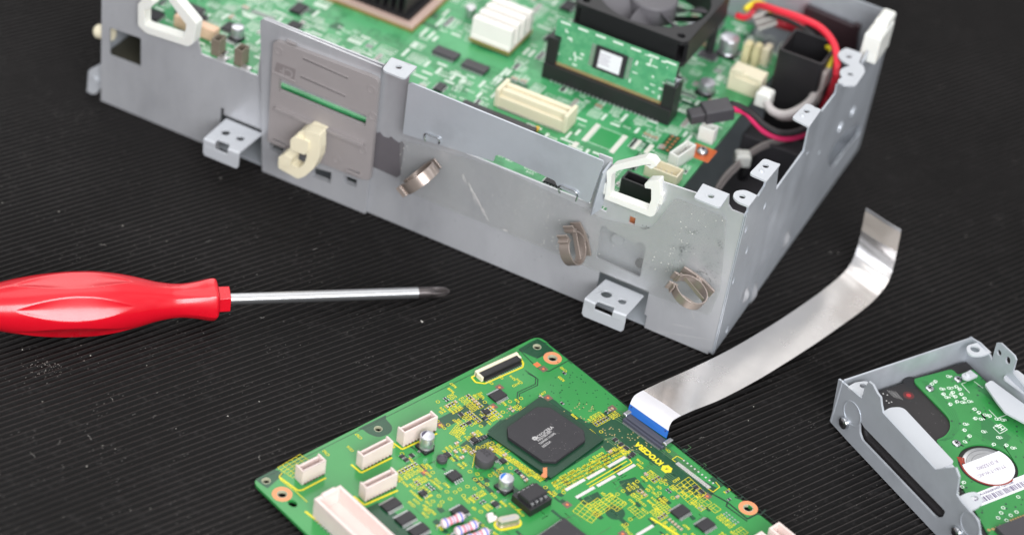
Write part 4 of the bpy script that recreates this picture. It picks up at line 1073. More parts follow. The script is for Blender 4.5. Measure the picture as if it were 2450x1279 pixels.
m.quad(poly((1395, 1190), (1430, 1175), (1440, 1190), (1405, 1205)), z1)
m.quad(poly((1030, 1010), (1150, 950), (1190, 985), (1160, 1020), (1110, 1000), (1060, 1025)), z1)
for i in range(60):
    u, v = rnd.uniform(900, 1720), rnd.uniform(1060, 1279); x, y = c(u, v); a, b = rnd.uniform(2, 7), rnd.uniform(1, 3)
    m.quad(rounded([(x, y), (x + a, y + rnd.uniform(-1, 1)), (x + a, y + b), (x, y + b)], .5), z1 + .002 + .0013 * (i % 18))
m.build('bare_areas', DK2, CB)['kind'] = 'stuff'
m = MB()
def tr(px, wd=.5, z=ZC + .038, mi=0): m.strip([c(*q) for q in px], wd, 0, z, mi)
# isolation gaps (dark) near the top corner
for px in ([(1243, 836), (1252, 846), (1272, 866), (1292, 884), (1302, 886), (1312, 888), (1360, 862), (1368, 870)], [(1284, 857), (1308, 843)], [(1256, 885), (1282, 902), (1281, 918), (1238, 938), (1236, 972)],
           [(1262, 892), (1287, 906), (1286, 921), (1243, 941), (1241, 975)]): tr(px, .45, ZC + .034)
tr([(1700, 1178), (1740, 1200), (1788, 1240), (1812, 1228), (1820, 1230), (1828, 1222), (1832, 1218)], .8, ZC + .034); tr([(1778, 1186), (1770, 1192), (1758, 1188)], .9, ZC + .034); tr([(1740, 1200), (1738, 1210), (1788, 1246)], .7, ZC + .034)
tr([(1150, 892), (1240, 842), (1288, 815), (1312, 822), (1900, 1283)], .35, ZC + .034); tr([(620, 1148), (1150, 884)], .3, ZC + .034)
m.build('gap_lines', DLINE, CB)
m = MB()
# bundles of parallel olive tracks
for k in range(6):
    d = k * 5
    tr([(1440 + d * .5, 1012 - d * .2), (1452 + d, 1002 - d * .8), (1470 + d, 1000 - d * .6), (1500 + d * .9, 1018 - d * .3), (1560 + d * .8, 1062 - d * .3), (1620 + d * .7, 1108 - d * .3), (1660 + d * .6, 1132 - d * .2)], .5)
for k in range(5):
    d = k * 5
    tr([(1432 + d, 1052 - d * .2), (1452 + d, 1052 - d * .4), (1490 + d * .8, 1082 - d * .5), (1520 + d * .6, 1094 - d * .6)], .5)
for k in range(6): tr([(1560 - k * 4, 1100 + k * 4), (1606 - k * 2, 1136 + k * 4), (1650 - k * 2, 1168 + k * 3)], .5)
for k in range(5): tr([(1200 + k * 7, 1004 - k * 3), (1218 + k * 6, 1000 - k * 3), (1232 + k * 6, 1012 - k * 3)], .35)
for k in range(16):
    tr([(1300 + k * 8, 962 + k * 6), (1306 + k * 8, 972 + k * 5), (1300 + k * 8, 980 + k * 5)], .22)
    tr([(1182 + k * 6, 1030 - k * 4), (1196 + k * 6, 1034 - k * 4)], .22)
for k in range(9): tr([(1500 + k * 4, 1150 + k * 2), (1518 + k * 3, 1158 + k * 2), (1512 + k * 3, 1172 + k * 2)], .3)
for i in range(70):
    u, v = rnd.uniform(880, 1700), rnd.uniform(1060, 1279); x, y = c(u, v); pts = [(x, y)]
    for k in range(3):
        if rnd.random() < .5: x += rnd.uniform(-6, 6)
        else: y += rnd.uniform(-6, 6)
        pts.append((x, y))
    m.strip(pts, .3, 0, ZC + .038)
m.build('tracks', TR2, CB)
# reference squares: dull frame with a copper dot
FIDF = mat('brown_test_patch', (112, 88, 76), .45)
CDOT = mat('copper_dot', (232, 120, 70), .4, .1)
FID = [((1285, 872), 1), ((1195, 926), 0), ((1180, 972), 0), ((1311, 951), 0), ((1465, 976), 0), ((1052, 1016), 0), ((1015, 1129), 0), ((1357, 1206), 0), ((1692, 1186), 0), ((1300, 882), 0), ((1490, 1276), 0)]
for q, big in FID:
    x, y = c(*q); a = 1.4 if big else 1.7; m = MB()
    m.quad([(-a, -a), (a, -a), (a, a), (-a, a)], .054, 1 if big else 0)
    if not big: m.disc((0, 0), .62, .06, 1, 12)
    m.build('test_patch', [FIDF, CDOT], CB, loc=(x, y, ZC))
# vias
m = MB()
for i in range(240):
    if i < 90: u, v = rnd.gauss(1420, 55), rnd.gauss(930, 34)
    elif i < 170: u, v = rnd.uniform(1190, 1420), rnd.uniform(960, 1010)
    else: u, v = rnd.uniform(1440, 1560), rnd.uniform(1020, 1080)
    x, y = c(u, v)
    if not (1 < y < by1 - 1.2): continue
    m.disc((x, y),   .34, ZC + .056, 0 if i >= 90 else 1, 8)
m.build('vias', [mat('tan_via', (170, 150, 100), .4), DK2], CB)['kind'] = 'stuff'
# --- yellow print
m = MB(); zy = ZC + .064
dB, uB = (-1, 0, 0), (0, -1, 0)            # upside-down reading
dR, uR = (0, 1, 0), (-1, 0, 0)             # reading up the board
LB = ['C263', 'C102', 'R323', 'R658', 'R657', 'C314', 'R316', 'C261', 'C247', 'R623', 'C360', 'R56', 'L650', 'R390', 'C215', 'C767', 'C216', 'C762', 'R497', 'R498', 'R470', 'C106', 'R617', 'C305', 'YC12', 'IC8', 'R611', 'R608', 'TP3', 'Q5', 'C77', 'U5']
def put(st, q, sz=1.25, way=0):
    x, y = c(*q); m.text(st, sz, (x, y, zy), dB if way == 0 else dR, uB if way == 0 else uR)
for st, q, way in [('C102', (1358, 888), 0), ('R323', (1352, 910), 0), ('C263', (1182, 918), 0), ('R658', (1088, 938), 0), ('R657', (1094, 926), 0), ('R316', (1236, 908), 0), ('C314', (1228, 926), 1), ('C316', (1252, 916), 0), ('C261', (1140, 948), 1),
                   ('R623', (1144, 962), 0), ('C247', (1160, 950), 0), ('C265', (1206, 905), 0), ('R629', (1214, 968), 0), ('L617', (1294, 946), 1), ('C247', (1245, 985), 1), ('C767', (868, 1048), 0), ('C216', (848, 1078), 0), ('C762', (790, 1088), 0),
                   ('R498', (1384, 1000), 0), ('R497', (1380, 1012), 0), ('R497', (1426, 1036), 0), ('C106', (1606, 1080), 0), ('R617', (1735, 1180), 1)]: put(st, q, 1.3, way)
def block(px, n, sz=1.15, way=0, jitter=8):
    """rows of reference numbers"""
    u, v = px
    for i in range(n): put(rnd.choice(LB), (u + rnd.uniform(-jitter, jitter), v + rnd.uniform(-jitter, jitter)), sz * rnd.uniform(.85, 1.15), way if rnd.random() < .8 else 1 - way)
# rows of tiny parts, each with a boxed outline and its reference number; an occupancy table keeps them apart
occ = set()
def cells(x0, y0, x1, y1): return [(i, j) for i in range(int(x0 // 1), int(x1 // 1) + 1) for j in range(int(y0 // 1), int(y1 // 1) + 1)]
def block_px(q, r, r2=None):
    x, y = c(*q); r2 = r2 or r; occ.update(cells(x - r, y - r2, x + r, y + r2))
def take(x0, y0, x1, y1):
    k = cells(x0, y0, x1, y1)
    if any(t in occ for t in k) or x0 < 1.5 or y0 < 1.5 or y1 > by1 - 1.5: return False
    occ.update(k); return True
for q, r in (((1311, 1045), 20), ((750, 1122), 9), ((900, 1100), 10), ((1004, 1045), 11), ((910, 1180), 10), ((1195, 890), 12), ((1545, 1036), 14), ((1272, 1194), 8), ((1158, 1108), 5.5), ((1057, 1103), 3.5), ((1019, 1072), 5), ((1208, 1168), 5), ((1215, 1252), 7),
             ((1175, 1240), 4), ((1082, 1246), 5), ((1115, 1265), 5), ((1142, 1283), 5), ((1322, 856), 5), ((1285, 829), 5), ((905, 1025), 5), ((637, 1149), 5), ((675, 1181), 6), ((1790, 1214), 9), ((1472, 1225), 5), ((1191, 945), 5), ((1086, 1138), 5),
             ((936, 1206), 6), ((970, 1238), 6), ((1002, 1266), 6), ((1628, 1222), 6), ((1688, 1254), 6), ((1100, 1222), 5), ((1375, 1158), 5), ((1425, 1132), 5), ((1475, 1105), 5), ((1400, 1178), 5), ((1450, 1150), 5), ((1498, 1124), 5), ((1543, 1268), 5), ((1372, 1275), 18),
             ((1560, 1090), 6), ((1580, 1105), 6), ((1600, 1122), 5), ((1640, 1122), 5), ((1670, 1145), 5), ((1690, 1160), 4), ((1400, 930), 14), ((1270, 905), 9), ((830, 1230), 12), ((880, 1262), 12)): block_px(q, r)
tiny = []
def cluster(x, y, n, ori):
    """n rows; ori 0: rows run along local X, 1: along local Y"""
    L1, P_ = 2.7, 1.75; W_ = L1 + .5 + 3.3
    w_, h_ = (W_, n * P_) if ori == 0 else (n * P_, W_)
    if not take(x, y, x + w_, y + h_): return False
    kind = rnd.choice(('chip_resistor', 'chip_capacitor', 'pads', 'chip_resistor', 'resistor_array')); lab_first = rnd.random() < .5; boxed = rnd.random() < .6
    for k in range(n):
        a0 = 3.8 if lab_first else 0.0; t0 = 0.0 if lab_first else 3.1
        if ori == 0:
            cxp, cyp = x + a0 + L1 / 2, y + (k + .5) * P_
            if boxed: m.rect_line(cxp - L1 / 2, cyp - .72, cxp + L1 / 2, cyp + .72, .2, zy)
            m.text(rnd.choice(LB), 1.35, (x + t0 + 3.4, y + k * P_ + 1.42, zy), dB, uB, sx=.92)
        else:
            cxp, cyp = x + (k + .5) * P_, y + a0 + L1 / 2
            if boxed: m.rect_line(cxp - .72, cyp - L1 / 2, cxp + .72, cyp + L1 / 2, .2, zy)
            m.text(rnd.choice(LB), 1.35, (x + k * P_ + 1.42, y + t0, zy), dR, uR, sx=.92)
        tiny.append((kind, cxp, cyp, R_(90) * ori))
    return True
made = 0
for i in range(40000):
    u = rnd.uniform(860, 1760); v = rnd.uniform(925, 1284)
    if u > 1480 and v < 1050 + (u - 1480) * .72: continue
    if u < 1250 and v < 1080:
        if not (1040 < u < 1250 and v > 930 + (1250 - u) * .12) or rnd.random() < .4: continue
    if 1250 <= u <= 1480 and v < 1060 and rnd.random() < .8: continue
    x, y = c(u, v)
    if rnd.random() < .10:
        a, b = rnd.uniform(4, 8), rnd.uniform(3, 6)
        if take(x, y, x + a, y + b):
            m.rect_line(x, y, x + a, y + b, .22, zy)
            for q_ in range(1, int(a / 1.5)): m.strip([(x + q_ * 1.5, y), (x + q_ * 1.5, y + b)], .2, 0, zy)
            for q_ in range(1, int(b / 1.5)): m.strip([(x, y + q_ * 1.5), (x + a, y + q_ * 1.5)], .2, 0, zy)
        continue
    if rnd.random() < .08:
        if take(x - 1, y - 1, x + 1, y + 1): m.ring((x, y, zy - .005), .7, .95, .01, 14)
        continue
    if rnd.random() < .16:
        if take(x, y, x + 3.6, y + 1.2): m.text(rnd.choice(LB), 1.25, (x + 3.5, y + 1.2, zy), dB, uB)
        continue
    made += cluster(x, y, rnd.randint(2, 6), int(rnd.random() < .45))
for i in range(26000):                       # single reference numbers in what is left
    u = rnd.uniform(870, 1745); v = rnd.uniform(1050, 1284)
    if u > 1480 and v < 1050 + (u - 1480) * .72: continue
    x, y = c(u, v); o_ = rnd.random() < .6
    if math.sin(x * .11 + .7) * math.sin(y * .13 + 1.9) > .42: continue
    if take(x, y, *((x + 4.0, y + 1.3) if o_ else (x + 1.3, y + 4.0))):
        m.text(rnd.choice(LB), 1.35, (x + 3.9, y + 1.3, zy) if o_ else (x + 1.3, y, zy), *((dB, uB) if o_ else (dR, uR)))
for i in range(60):                          # bold lettering along the chip's lower right edge
    t = i / 59
    for rw_ in range(4):
        u = 1322 + 170 * t + rw_ * 5; v = 1158 - 88 * t + rw_ * 7; x, y = c(u, v)
        if rnd.random() < .75: m.text(rnd.choice('AYRCQ4L7') + rnd.choice('0123'), 1.15, (x, y, zy + .003 * rw_), dR, uR)
for i in range(34):
    t = i / 33; x, y = c(1160 + 132 * t, 1066 + 86 * t); m.text(rnd.choice(LB), 1.05, (x, y, zy), dR, uR)
# grids of boxed squares
def grid(px4, nx, ny, wd=.24):
    a, b, d_ = [Vector(c(*q)) for q in px4]
    for i in range(nx + 1): m.strip([tuple(a + (b - a) * i / nx), tuple(d_ + (b - a) * i / nx)], wd, 0, zy)
    for j in range(ny + 1): m.strip([tuple(a + (d_ - a) * j / ny), tuple(b + (d_ - a) * j / ny)], wd, 0, zy)
grid([(664, 1118), (718, 1086), (700, 1142)], 5, 5); grid([(1075, 1036), (1092, 1016), (1098, 1046)], 5, 5)
grid([(1648, 1140), (1610, 1166), (1690, 1180)], 4, 6) ; grid([(1460, 1178), (1436, 1196), (1500, 1204)], 3, 6); grid([(1585, 1196), (1560, 1210), (1610, 1220)], 4, 6); grid([(1430, 1190), (1400, 1210), (1460, 1215)], 3, 6)
grid([(1395, 1196), (1370, 1222), (1440, 1224)], 4, 4)
# outlines of connectors and long rules
def outline(px, wd=.7, close=True):
    pts = [c(*q) for q in px]; pts = pts + [pts[0]] if close else pts
    for a, b in zip(pts[:-1], pts[1:]): m.strip([a, b], wd, 0, zy)
outline([(1128, 902), (1138, 914), (1160, 917), (1250, 878), (1252, 868), (1246, 858)], .9, False); outline([(1128, 902), (1142, 895)], .9, False)
outline([(668, 1140), (712, 1172), (722, 1172), (780, 1142)], .8, False); outline([(840, 1110), (864, 1130), (938, 1094)], .9, False); outline([(935, 1055), (962, 1074), (1046, 1036)], .9, False)
outline([(846, 1186), (872, 1207), (952, 1172)], .9, False); outline([(730, 1222), (830, 1300)], 1.0, False); outline([(676, 1130), (668, 1138), (672, 1148), (705, 1172), (735, 1200)], .4, False)
outline([(800, 1180), (816, 1170), (866, 1208)], .4, False); outline([(1608, 1098), (1620, 1090), (1634, 1098)], .4, False); outline([(1608, 1098), (1616, 1104)], .4, False); outline([(1712, 1152), (1722, 1164), (1706, 1176), (1694, 1168)], .4, False)
outline([(1558, 1238), (1640, 1290)], 1.0, False); outline([(1404, 1158), (1500, 1102)], .5, False); outline([(1410, 1164), (1512, 1106), (1506, 1098)], .5, False)
outline([(1130, 1118), (1140, 1066), (1196, 1100)], .3, False); outline([(1232, 1218), (1272, 1220), (1316, 1192)], .5, False)
# maker's name along the right edge (upside down) with its emblem
x, y = c(1588, 1107); 
for dx, dy in ((0, 0), (.2, 0), (0, .2), (.2, .2)): m.text('KYOCERA', 2.9, (x + dx, y + dy, zy + .012 + .05 * dx + .1 * dy), dB, uB, sx=.86)
m_logo = m
for k in range(6):
    ex, ey = c(1595, 1121); a = R_(60 * k)
    x, y = ex + 1.5 * math.cos(a), ey + 1.5 * math.sin(a)
    m.quad([(x + 1.25 * math.cos(a + g), y + 1.25 * math.sin(a + g)) for g in (0, R_(70), R_(180), R_(290))], zy + .002 * k)
m.build('silkscreen', SILKY, CB)['kind'] = 'stuff'
# --- tinned bars and pad rows
m = MB()
for a, b in (((1354, 1171), (1398, 1147)), ((1406, 1144), (1446, 1121)), ((1456, 1116), (1495, 1093)), ((1379, 1189), (1421, 1166)), ((1430, 1162), (1470, 1138)), ((1479, 1134), (1518, 1112)), ((1523, 1278), (1563, 1258))):
    p, q = c(*a), c(*b); m.box(((p[0] + q[0]) / 2, (p[1] + q[1]) / 2, ZC + .12), (1.5, abs(q[1] - p[1]) + .5, .2), 0)
p, q = c(1620, 1107), c(1697, 1166)
for k in range(46):
    t = k / 45; m.box((p[0] + (q[0] - p[0]) * t, p[1] + (q[1] - p[1]) * t, ZC + .08), (.26, 2.0, .12), 0)
for k in range(9):
    t = k / 8; u, v = 1636 + 70 * t, 1101 + 54 * t; x, y = c(u, v); m.box((x, y, ZC + .1), (.7, .8, .16), 0)
m.build('tinned_pads', mat('white_tin', (222, 216, 214), .35, .35), CB)['kind'] = 'stuff'
# --- the big square chip
cc = [Vector(c(*q, 1.0)) for q in ((1176, 1030), (1294, 948), (1447, 1060), (1305, 1142))]
ce = sum(cc, Vector((0, 0))) / 4
ca = math.atan2((cc[1] - cc[0]).y, (cc[1] - cc[0]).x) - R_(90)
BG = MB().box((0, 0, .75), (37.2, 36.5, 1.0)).build('chip_carrier', mat('dark_green_carrier', (22, 58, 40), .35, var=.06, vscale=150), CB, loc=(ce.x, ce.y, ZC), rotz=ca, label='dark green square carrier of the large chip')
m = MB(); m.plate(rounded([(-14, -14), (14, -14), (14, 14), (-14, 14)], .1) if 0 else [(-14.3 + 4.3, -14.3), (14.3 - 4.3, -14.3), (14.3, -14.3 + 4.3), (14.3, 14.3 - 4.3), (14.3 - 4.3, 14.3), (-14.3 + 4.3, 14.3), (-14.3, 14.3 - 4.3), (-14.3, -14.3 + 4.3)], (), 1.25, 3.0)
m.build('chip_body', CHIPB, BG, bevel=.3)
m = MB(); zt = 3.03
def ct(st, px, sz, sx=1.0):
    p = at(px[0], px[1], ZC + 3.0); q = Vector((p.x, p.y)) - CO; q = Vector((q.dot(CX), q.dot(CY))) - ce
    q = Matrix.Rotation(-ca, 2) @ q; m.text(st, sz, (q.x, q.y, zt), dR, uR, sx=sx)
    return q
ct('KYOCERA', (1288, 1049), 1.75, .95); ct('1NNL7XBG-0091', (1288, 1056), 1.15, .8); ct('TAIWAN 1151HAL', (1293, 1063), 1.15, .8); ct('DE5222A', (1300, 1070), 1.15, .85)
q = ct('', (1282, 1051), 1)
for k in range(6):
    a = R_(60 * k); x, y = q.x - .9 + .75 * math.cos(a), q.y + .3 + .75 * math.sin(a)
    m.quad([(x + .62 * math.cos(a + g), y + .62 * math.sin(a + g)) for g in (0, R_(70), R_(180), R_(290))], zt + .001 * k)
m.build('chip_marking', CHIPTXT, BG)
g = [Vector(c(*q, 1.2)) for q in ((1299, 1118), (1309, 1117), (1309, 1140), (1304, 1143), (1293, 1138), (1299, 1130))]
gm = Matrix.Rotation(-ca, 2)
MB().quad([tuple(gm @ (v - ce)) for v in g], 1.27).build('corner_mark', COPPER, BG)
# --- white box connectors along the left edge
def conn(N_, Rr, Lf, h, teeth, notch=1.1, label=None, kk=1.0):
    n_, r, l = Vector(c(*N_)), Vector(c(*Rr)), Vector(c(*Lf))
    lx = (r - n_).length; ly = min((l - n_).length, 6.0) * kk; ang = math.atan2((r - n_).y, (r - n_).x)
    ctr = (n_ + r) / 2 + Vector((-math.sin(ang), math.cos(ang))) * ly / 2
    hd = header(CB, ctr, lx, ly, h, ang, ZC + .1, PINKW, 'wire_connector', .8, 0, notch, label, floor_h=2.2)
    t = MB(); nn = teeth
    for k in range(nn): t.box(((k - (nn - 1) / 2) * (lx - 3.0) / (nn - 1), -ly / 2 - .25, .35), (.45, .9, .6))
    t.build('solder_pins', mat('brown_pin', (96, 66, 58), .4, .3) if 'brown_pin' not in bpy.data.materials else bpy.data.materials['brown_pin'], hd)
    t = MB()
    for k in range(nn): t.box(((k - (nn - 1) / 2) * (lx - 3.4) / (nn - 1), 0, h * .4), (.4, .4, h * .55))
    t.build('pins', SOLDER, hd)
    for sx in (-1, 1): pass
    return hd
conn((722, 1160), (778, 1132), (700, 1146), 8.0, 7, label='short white connector nearest the left corner')
conn((866, 1124), (938, 1087), (848, 1112), 8.0, 8, label='white connector with slotted front')
conn((964, 1069), (1044, 1029), (944, 1056), 8.4, 10, label='longest of the narrow white connectors')
conn((873, 1200), (949, 1163), (853, 1187), 8.0, 10, label='white connector second row')
# big white connector running out of frame
a, b = Vector(c(752, 1232)), Vector(c(800, 1208))
px_, py_ = a.x, a.y
lyb = 14.0; lxb = 86
hd = header(CB, (px_ + lxb / 2, py_ + lyb / 2 - 1.0), lxb, lyb, 10.5, 0, ZC + .1, PINKW, 'wire_connector', 1.5, 0, 0, 'large white connector running out of the lower edge', floor_h=3.0)
m = MB(); m.bbox((-lxb / 2 + 1.0, 0, 10.8), (2.0, 7, 2.0), .4); m.build('end_stop', PINKW, hd, bevel=.4)
m = MB()
for k in range(40): m.box((-lxb / 2 + 3 + k * 2, -lyb / 2 - .4, .4), (.6, 1.4, .7))
m.build('solder_pins', SOLDER, hd)
for q, lb in (((1864, 1246), 'white connector at the right end, cut off by the frame'), ((1822, 1268), 'low white connector peeping over the lower edge')):
    x, y = c(*q, 8.5); header(CB, (x + 11, y - 3.2), 22, 6.4, 8.4, 0, ZC + .1, PINKW, 'wire_connector', .9, 0, 0, lb, floor_h=2.2)
# ribbon socket at the far left corner
a, b = Vector(c(1150, 912)), Vector(c(1250, 866)); ang = math.atan2((b - a).y, (b - a).x); ln = (b - a).length; mid = (a + b) / 2
rs = MB().bbox((0, 1.6, 1.2), (ln - 1.5, 3.6, 2.4), .3).box((0, -.6, .5), (ln - 3, 1.2, 1.0)).build('ribbon_socket', BLACKP, CB, loc=(mid.x, mid.y, ZC), rotz=ang, bevel=.15)
MB().bbox((0, 4.0, 1.6), (ln, 1.6, 3.2), .3).bbox((-ln / 2 + .6, 1.8, 1.3), (1.2, 4.5, 2.6), .2).bbox((ln / 2 - .6, 2.6, 1.3), (1.2, 3.2, 2.6), .2).build('latch_bar', CREAM, rs, bevel=.2)
m = MB()
for k in range(18): m.box(((k - 8.5) * (ln - 4) / 17, -1.5, .15), (.4, 1.4, .25))
m.build('solder_pins', SOLDER, rs)
# --- chips with legs
def chipat(px, w_, l, n, rz=0.0, h=1.4, two=True, body=None, name='legged_chip', pl=1.3):
    x, y = c(*px, .8); return ic(CB, (x, y), w_, l, h, n, rz, ZC, body or CHIPG, name, pl, None, two)
chipat((1191, 945), 5.0, 7.2, 10, R_(0), 1.1)
chipat((1086, 1138), 4.6, 5.6, 4, 0, 1.5, pl=1.6)
chipat((936, 1206), 4.6, 8.2, 14, R_(0), 1.1); chipat((970, 1238), 4.6, 8.2, 14, 0, 1.1); chipat((1002, 1266), 4.6, 8.2, 14, 0, 1.1)
chipat((1628, 1222), 5, 7.5, 14, 0, 1.1); chipat((1688, 1254), 5, 7.5, 14, 0, 1.1); chipat((1100, 1222), 5, 6.5, 8, 0, 1.1)
for q in ((1166, 985), (1040, 960)): pass
q = c(1357, 1238, 2); q = (q[0] + 14, q[1] - 14); ic(CB, q, 27, 27, 2.6, 34, R_(4), ZC, CHIPB, 'square_chip', 1.5, None, False)
q = c(1012, 1178, 1); ic(CB, q, 2.4, 3.2, 1.4, 2, 0, ZC, CHIPG, 'transistor', 1.0)
for q in ((1164, 985), (821, 1196), (846, 1217), (868, 1238), (1185, 1205), (1135, 1052), (1070, 1088), (1183, 1096), (1203, 1102)):
    x, y = c(*q, .4); ic(CB, (x, y), 2.4, 2.8, 1.0, 3, R_(rnd.choice((0, 90))), ZC, CHIPG, 'transistor', .9)
# eight-leg chip in its black socket
x, y = c(1272, 1194, 2)
so = MB().box((0, 0, 1.9), (12.0, 12.6, 3.8)).build('chip_socket', BLACKP, CB, loc=(x, y, ZC), bevel=.2)
MB().bbox((0, 0, 5.0), (7.0, 10.6, 3.4), .4).cyl((0, 4.4, 6.72), .9, .06, 14, 1).build('chip_body', [CHIPG, BLACKP], so, bevel=.2)
m = MB()
for k in range(4):
    for sg in (-1, 1): m.box((sg * 3.9, (k - 1.5) * 2.54, 5.0), (1.0, 1.5, .35)).box((sg * 4.35, (k - 1.5) * 2.54, 4.0), (.3, 1.3, 2.2))
m.build('legs', SOLDER, so)
# coil, can capacitors, crystal, resistors
x, y = c(1158, 1108)
co = MB().lathe([(4.2, .6), (4.4, 1.2), (4.4, 4.6), (4.1, 5.1), (3.4, 5.2)], 32).build('power_coil', mat('dark_ferrite', (70, 68, 72), .5, .1), CB, loc=(x, y, ZC))
MB().text('220', 2.4, (1.6, 2.2, 5.23), dB, uB).build('coil_marking', mat('faded_black_print', (46, 44, 48), .6), co)
MB().box((0, -3.8, .3), (2.2, 1.6, .6)).box((0, 3.8, .3), (2.2, 1.6, .6)).build('solder_tabs', SOLDER, co)
x, y = c(1057, 1103); MB().lathe([(2.3, .4), (2.4, 1), (2.4, 2.2), (2.0, 2.5), (1.6, 2.4), (1.4, 2.1)], 24).build('small_coil', bpy.data.materials['dark_ferrite'], CB, loc=(x, y, ZC))
x, y = c(1019, 1072); can(CB, (x, y), 3.25, 8.0, ZC, mat('dark_violet_mark', (70, 64, 84), .45), ang=200)
x, y = c(1208, 1168); can(CB, (x, y), 3.3, 6.6, ZC, mat('bright_blue_mark', (22, 104, 190), .4), ang=200)
x, y = c(1215, 1252); ang = R_(70)
cr = MB().plate(rrect(-5.3, -2.2, 5.3, 2.2, 2.19, 8), (), .2, .8).plate(rrect(-4.8, -1.8, 4.8, 1.8, 1.79, 8), (), .8, 3.4).build('crystal_can', mat('nickel_can', (196, 190, 176), .3, .8), CB, loc=(x, y, ZC), rotz=ang, bevel=.3)
MB().plate(rrect(-6.2, -3.2, 6.2, 3.2, 3.1, 8), (), .02, .06).build('yellow_ring', SILKY, cr)
MB().plate(rrect(-3.2, -.7, 3.2, .7, .69, 6), (), 3.4, 3.44).build('worn_marking', CHIPTXT, cr)
x, y = c(1175, 1240); m = MB().bbox((0, -1.0, 1.0), (4.4, 2.0, 2.0), .5).bbox((0, 1.2, 1.0), (3.2, 2.0, 2.0), .5); m.build('white_block', mat('white_ceramic_block', (236, 224, 222), .5), CB, loc=(x, y, ZC), rotz=R_(78), bevel=.4)
RESB = mat('pink_resistor', (222, 200, 206), .35); BL = mat('violet_blue_band', (104, 118, 196), .4); RD = mat('rose_band', (222, 110, 128), .4); GY = mat('mauve_band', (170, 150, 176), .4)
for q, ln in (((1082, 1246), 13), ((1115, 1265), 13), ((1142, 1283), 13)):
    x, y = c(*q, 1.6); T = Matrix.Rotation(R_(90), 4, 'X')
    pr = [(.6, -5.6), (1.7, -5.2), (2.15, -4.4), (2.15, -3.0), (1.75, -2.2), (1.75, 2.2), (2.15, 3.0), (2.15, 4.4), (1.7, 5.2), (.6, 5.6)]
    rr = MB().lathe(pr, 22, 0, T).build('axial_resistor', RESB, CB, loc=(x, y, ZC + 2.3), rotz=R_(-8))
    m = MB()
    for zz, mi in ((-3.7, 0), (-1.5, 1), (0, 2), (1.5, 1), (3.7, 0)):
        r_ = 2.18 if abs(zz) > 3 else 1.79; m.lathe([(r_, zz - .45), (r_, zz + .45)], 22, mi, T, cap=False)
    m.build('colour_bands', [BL, RD, GY], rr)
    MB().tube([(0, -5.4, 0), (0, -7.0, 0), (0, -7.6, -.6), (0, -7.7, -2.2)], .35, 6).tube([(0, 5.4, 0), (0, 7.0, 0), (0, 7.6, -.6), (0, 7.7, -2.2)], .35, 6).build('wire_leads', SOLDER, rr)
# --- tiny surface parts
proto2 = {'chip_capacitor': smd(2.0, 1.2, 1.0, TAN, 'chip_capacitor'), 'chip_resistor': smd(1.9, 1.1, .5, CHIPG, 'chip_resistor'), 'resistor_array': None}
aa = MB().box((0, 0, .3), (2.2, 1.6, .5), 0)
for k in range(4):
    for sg in (-1, 1): aa.box(((k - 1.5) * .55, sg * .95, .2), (.32, .5, .36), 1)
proto2['resistor_array'] = aa.mesh('resistor_array', [CHIPG, SOLDER])
spots = [((1350, 893), 'chip_resistor'), ((1294, 952), 'chip_capacitor'), ((1345, 965), 'chip_resistor'), ((1158, 985), 'resistor_array'), ((1122, 1012), 'resistor_array'), ((1160, 1000), 'resistor_array'), ((1133, 1040), 'chip_capacitor'),
         ((1105, 1096), 'chip_capacitor'), ((1092, 1062), 'chip_capacitor'), ((1090, 1082), 'chip_capacitor'), ((1111, 1080), 'chip_capacitor'), ((1459, 1082), 'chip_capacitor'), ((1472, 1052), 'resistor_array'), ((1486, 1063), 'resistor_array'), ((1498, 1072), 'resistor_array'), ((1514, 1086), 'resistor_array'),
         ((1744, 1195), 'chip_resistor'), ((1740, 1176), 'chip_resistor'), ((1545, 1136), 'chip_capacitor'), ((1620, 1190), 'chip_capacitor'), ((1665, 1166), 'resistor_array'), ((1678, 1176), 'resistor_array'), ((1103, 992), 'resistor_array'), ((1040, 1020), 'chip_resistor'), ((1250, 1142), 'chip_capacitor'), ((1258, 1150), 'chip_capacitor'), ((1165, 1086), 'chip_capacitor'), ((1175, 1076), 'chip_capacitor'), ((1207, 1090), 'chip_capacitor'), ((962, 1092), 'resistor_array'), ((972, 1100), 'resistor_array'), ((985, 1090), 'resistor_array')]
def addsmd(k, x, y, rz, sc=1.0):
    o = bpy.data.objects.new(k, proto2[k]); COL.objects.link(o); o.parent = CB; o.location = Vector((x, y, ZC)) * S; o.rotation_euler = (0, 0, rz); o.scale = (sc, sc, sc)
for q, k in spots:
    x, y = c(*q); addsmd(k, x, y, rnd.choice((0, R_(90))))
cnt = {'chip_capacitor': 40, 'chip_resistor': 10, 'resistor_array': 20}
rest = MB()
for kind, x, y, rz in tiny:
    if kind != 'pads' and cnt[kind] < 98 and rnd.random() < .8:
        cnt[kind] += 1; addsmd(kind, x, y, rz, .85 if kind != 'chip_capacitor' else .8)
    else:
        T = Matrix.Translation((x, y, ZC)) @ Matrix.Rotation(rz, 4, 'Z')
        if kind == 'pads':
            for sg in (-1, 1): rest.box((sg * .75, 0, .1), (.6, .9, .18), 0, T)
        else: rest.box((0, 0, .25), (1.0, .9, .5), 1, T).box((-.72, 0, .26), (.45, .92, .5), 0, T).box((.72, 0, .26), (.45, .92, .5), 0, T)
rest.build('small_pads', [SOLDER, CHIPG], CB)['kind'] = 'stuff'
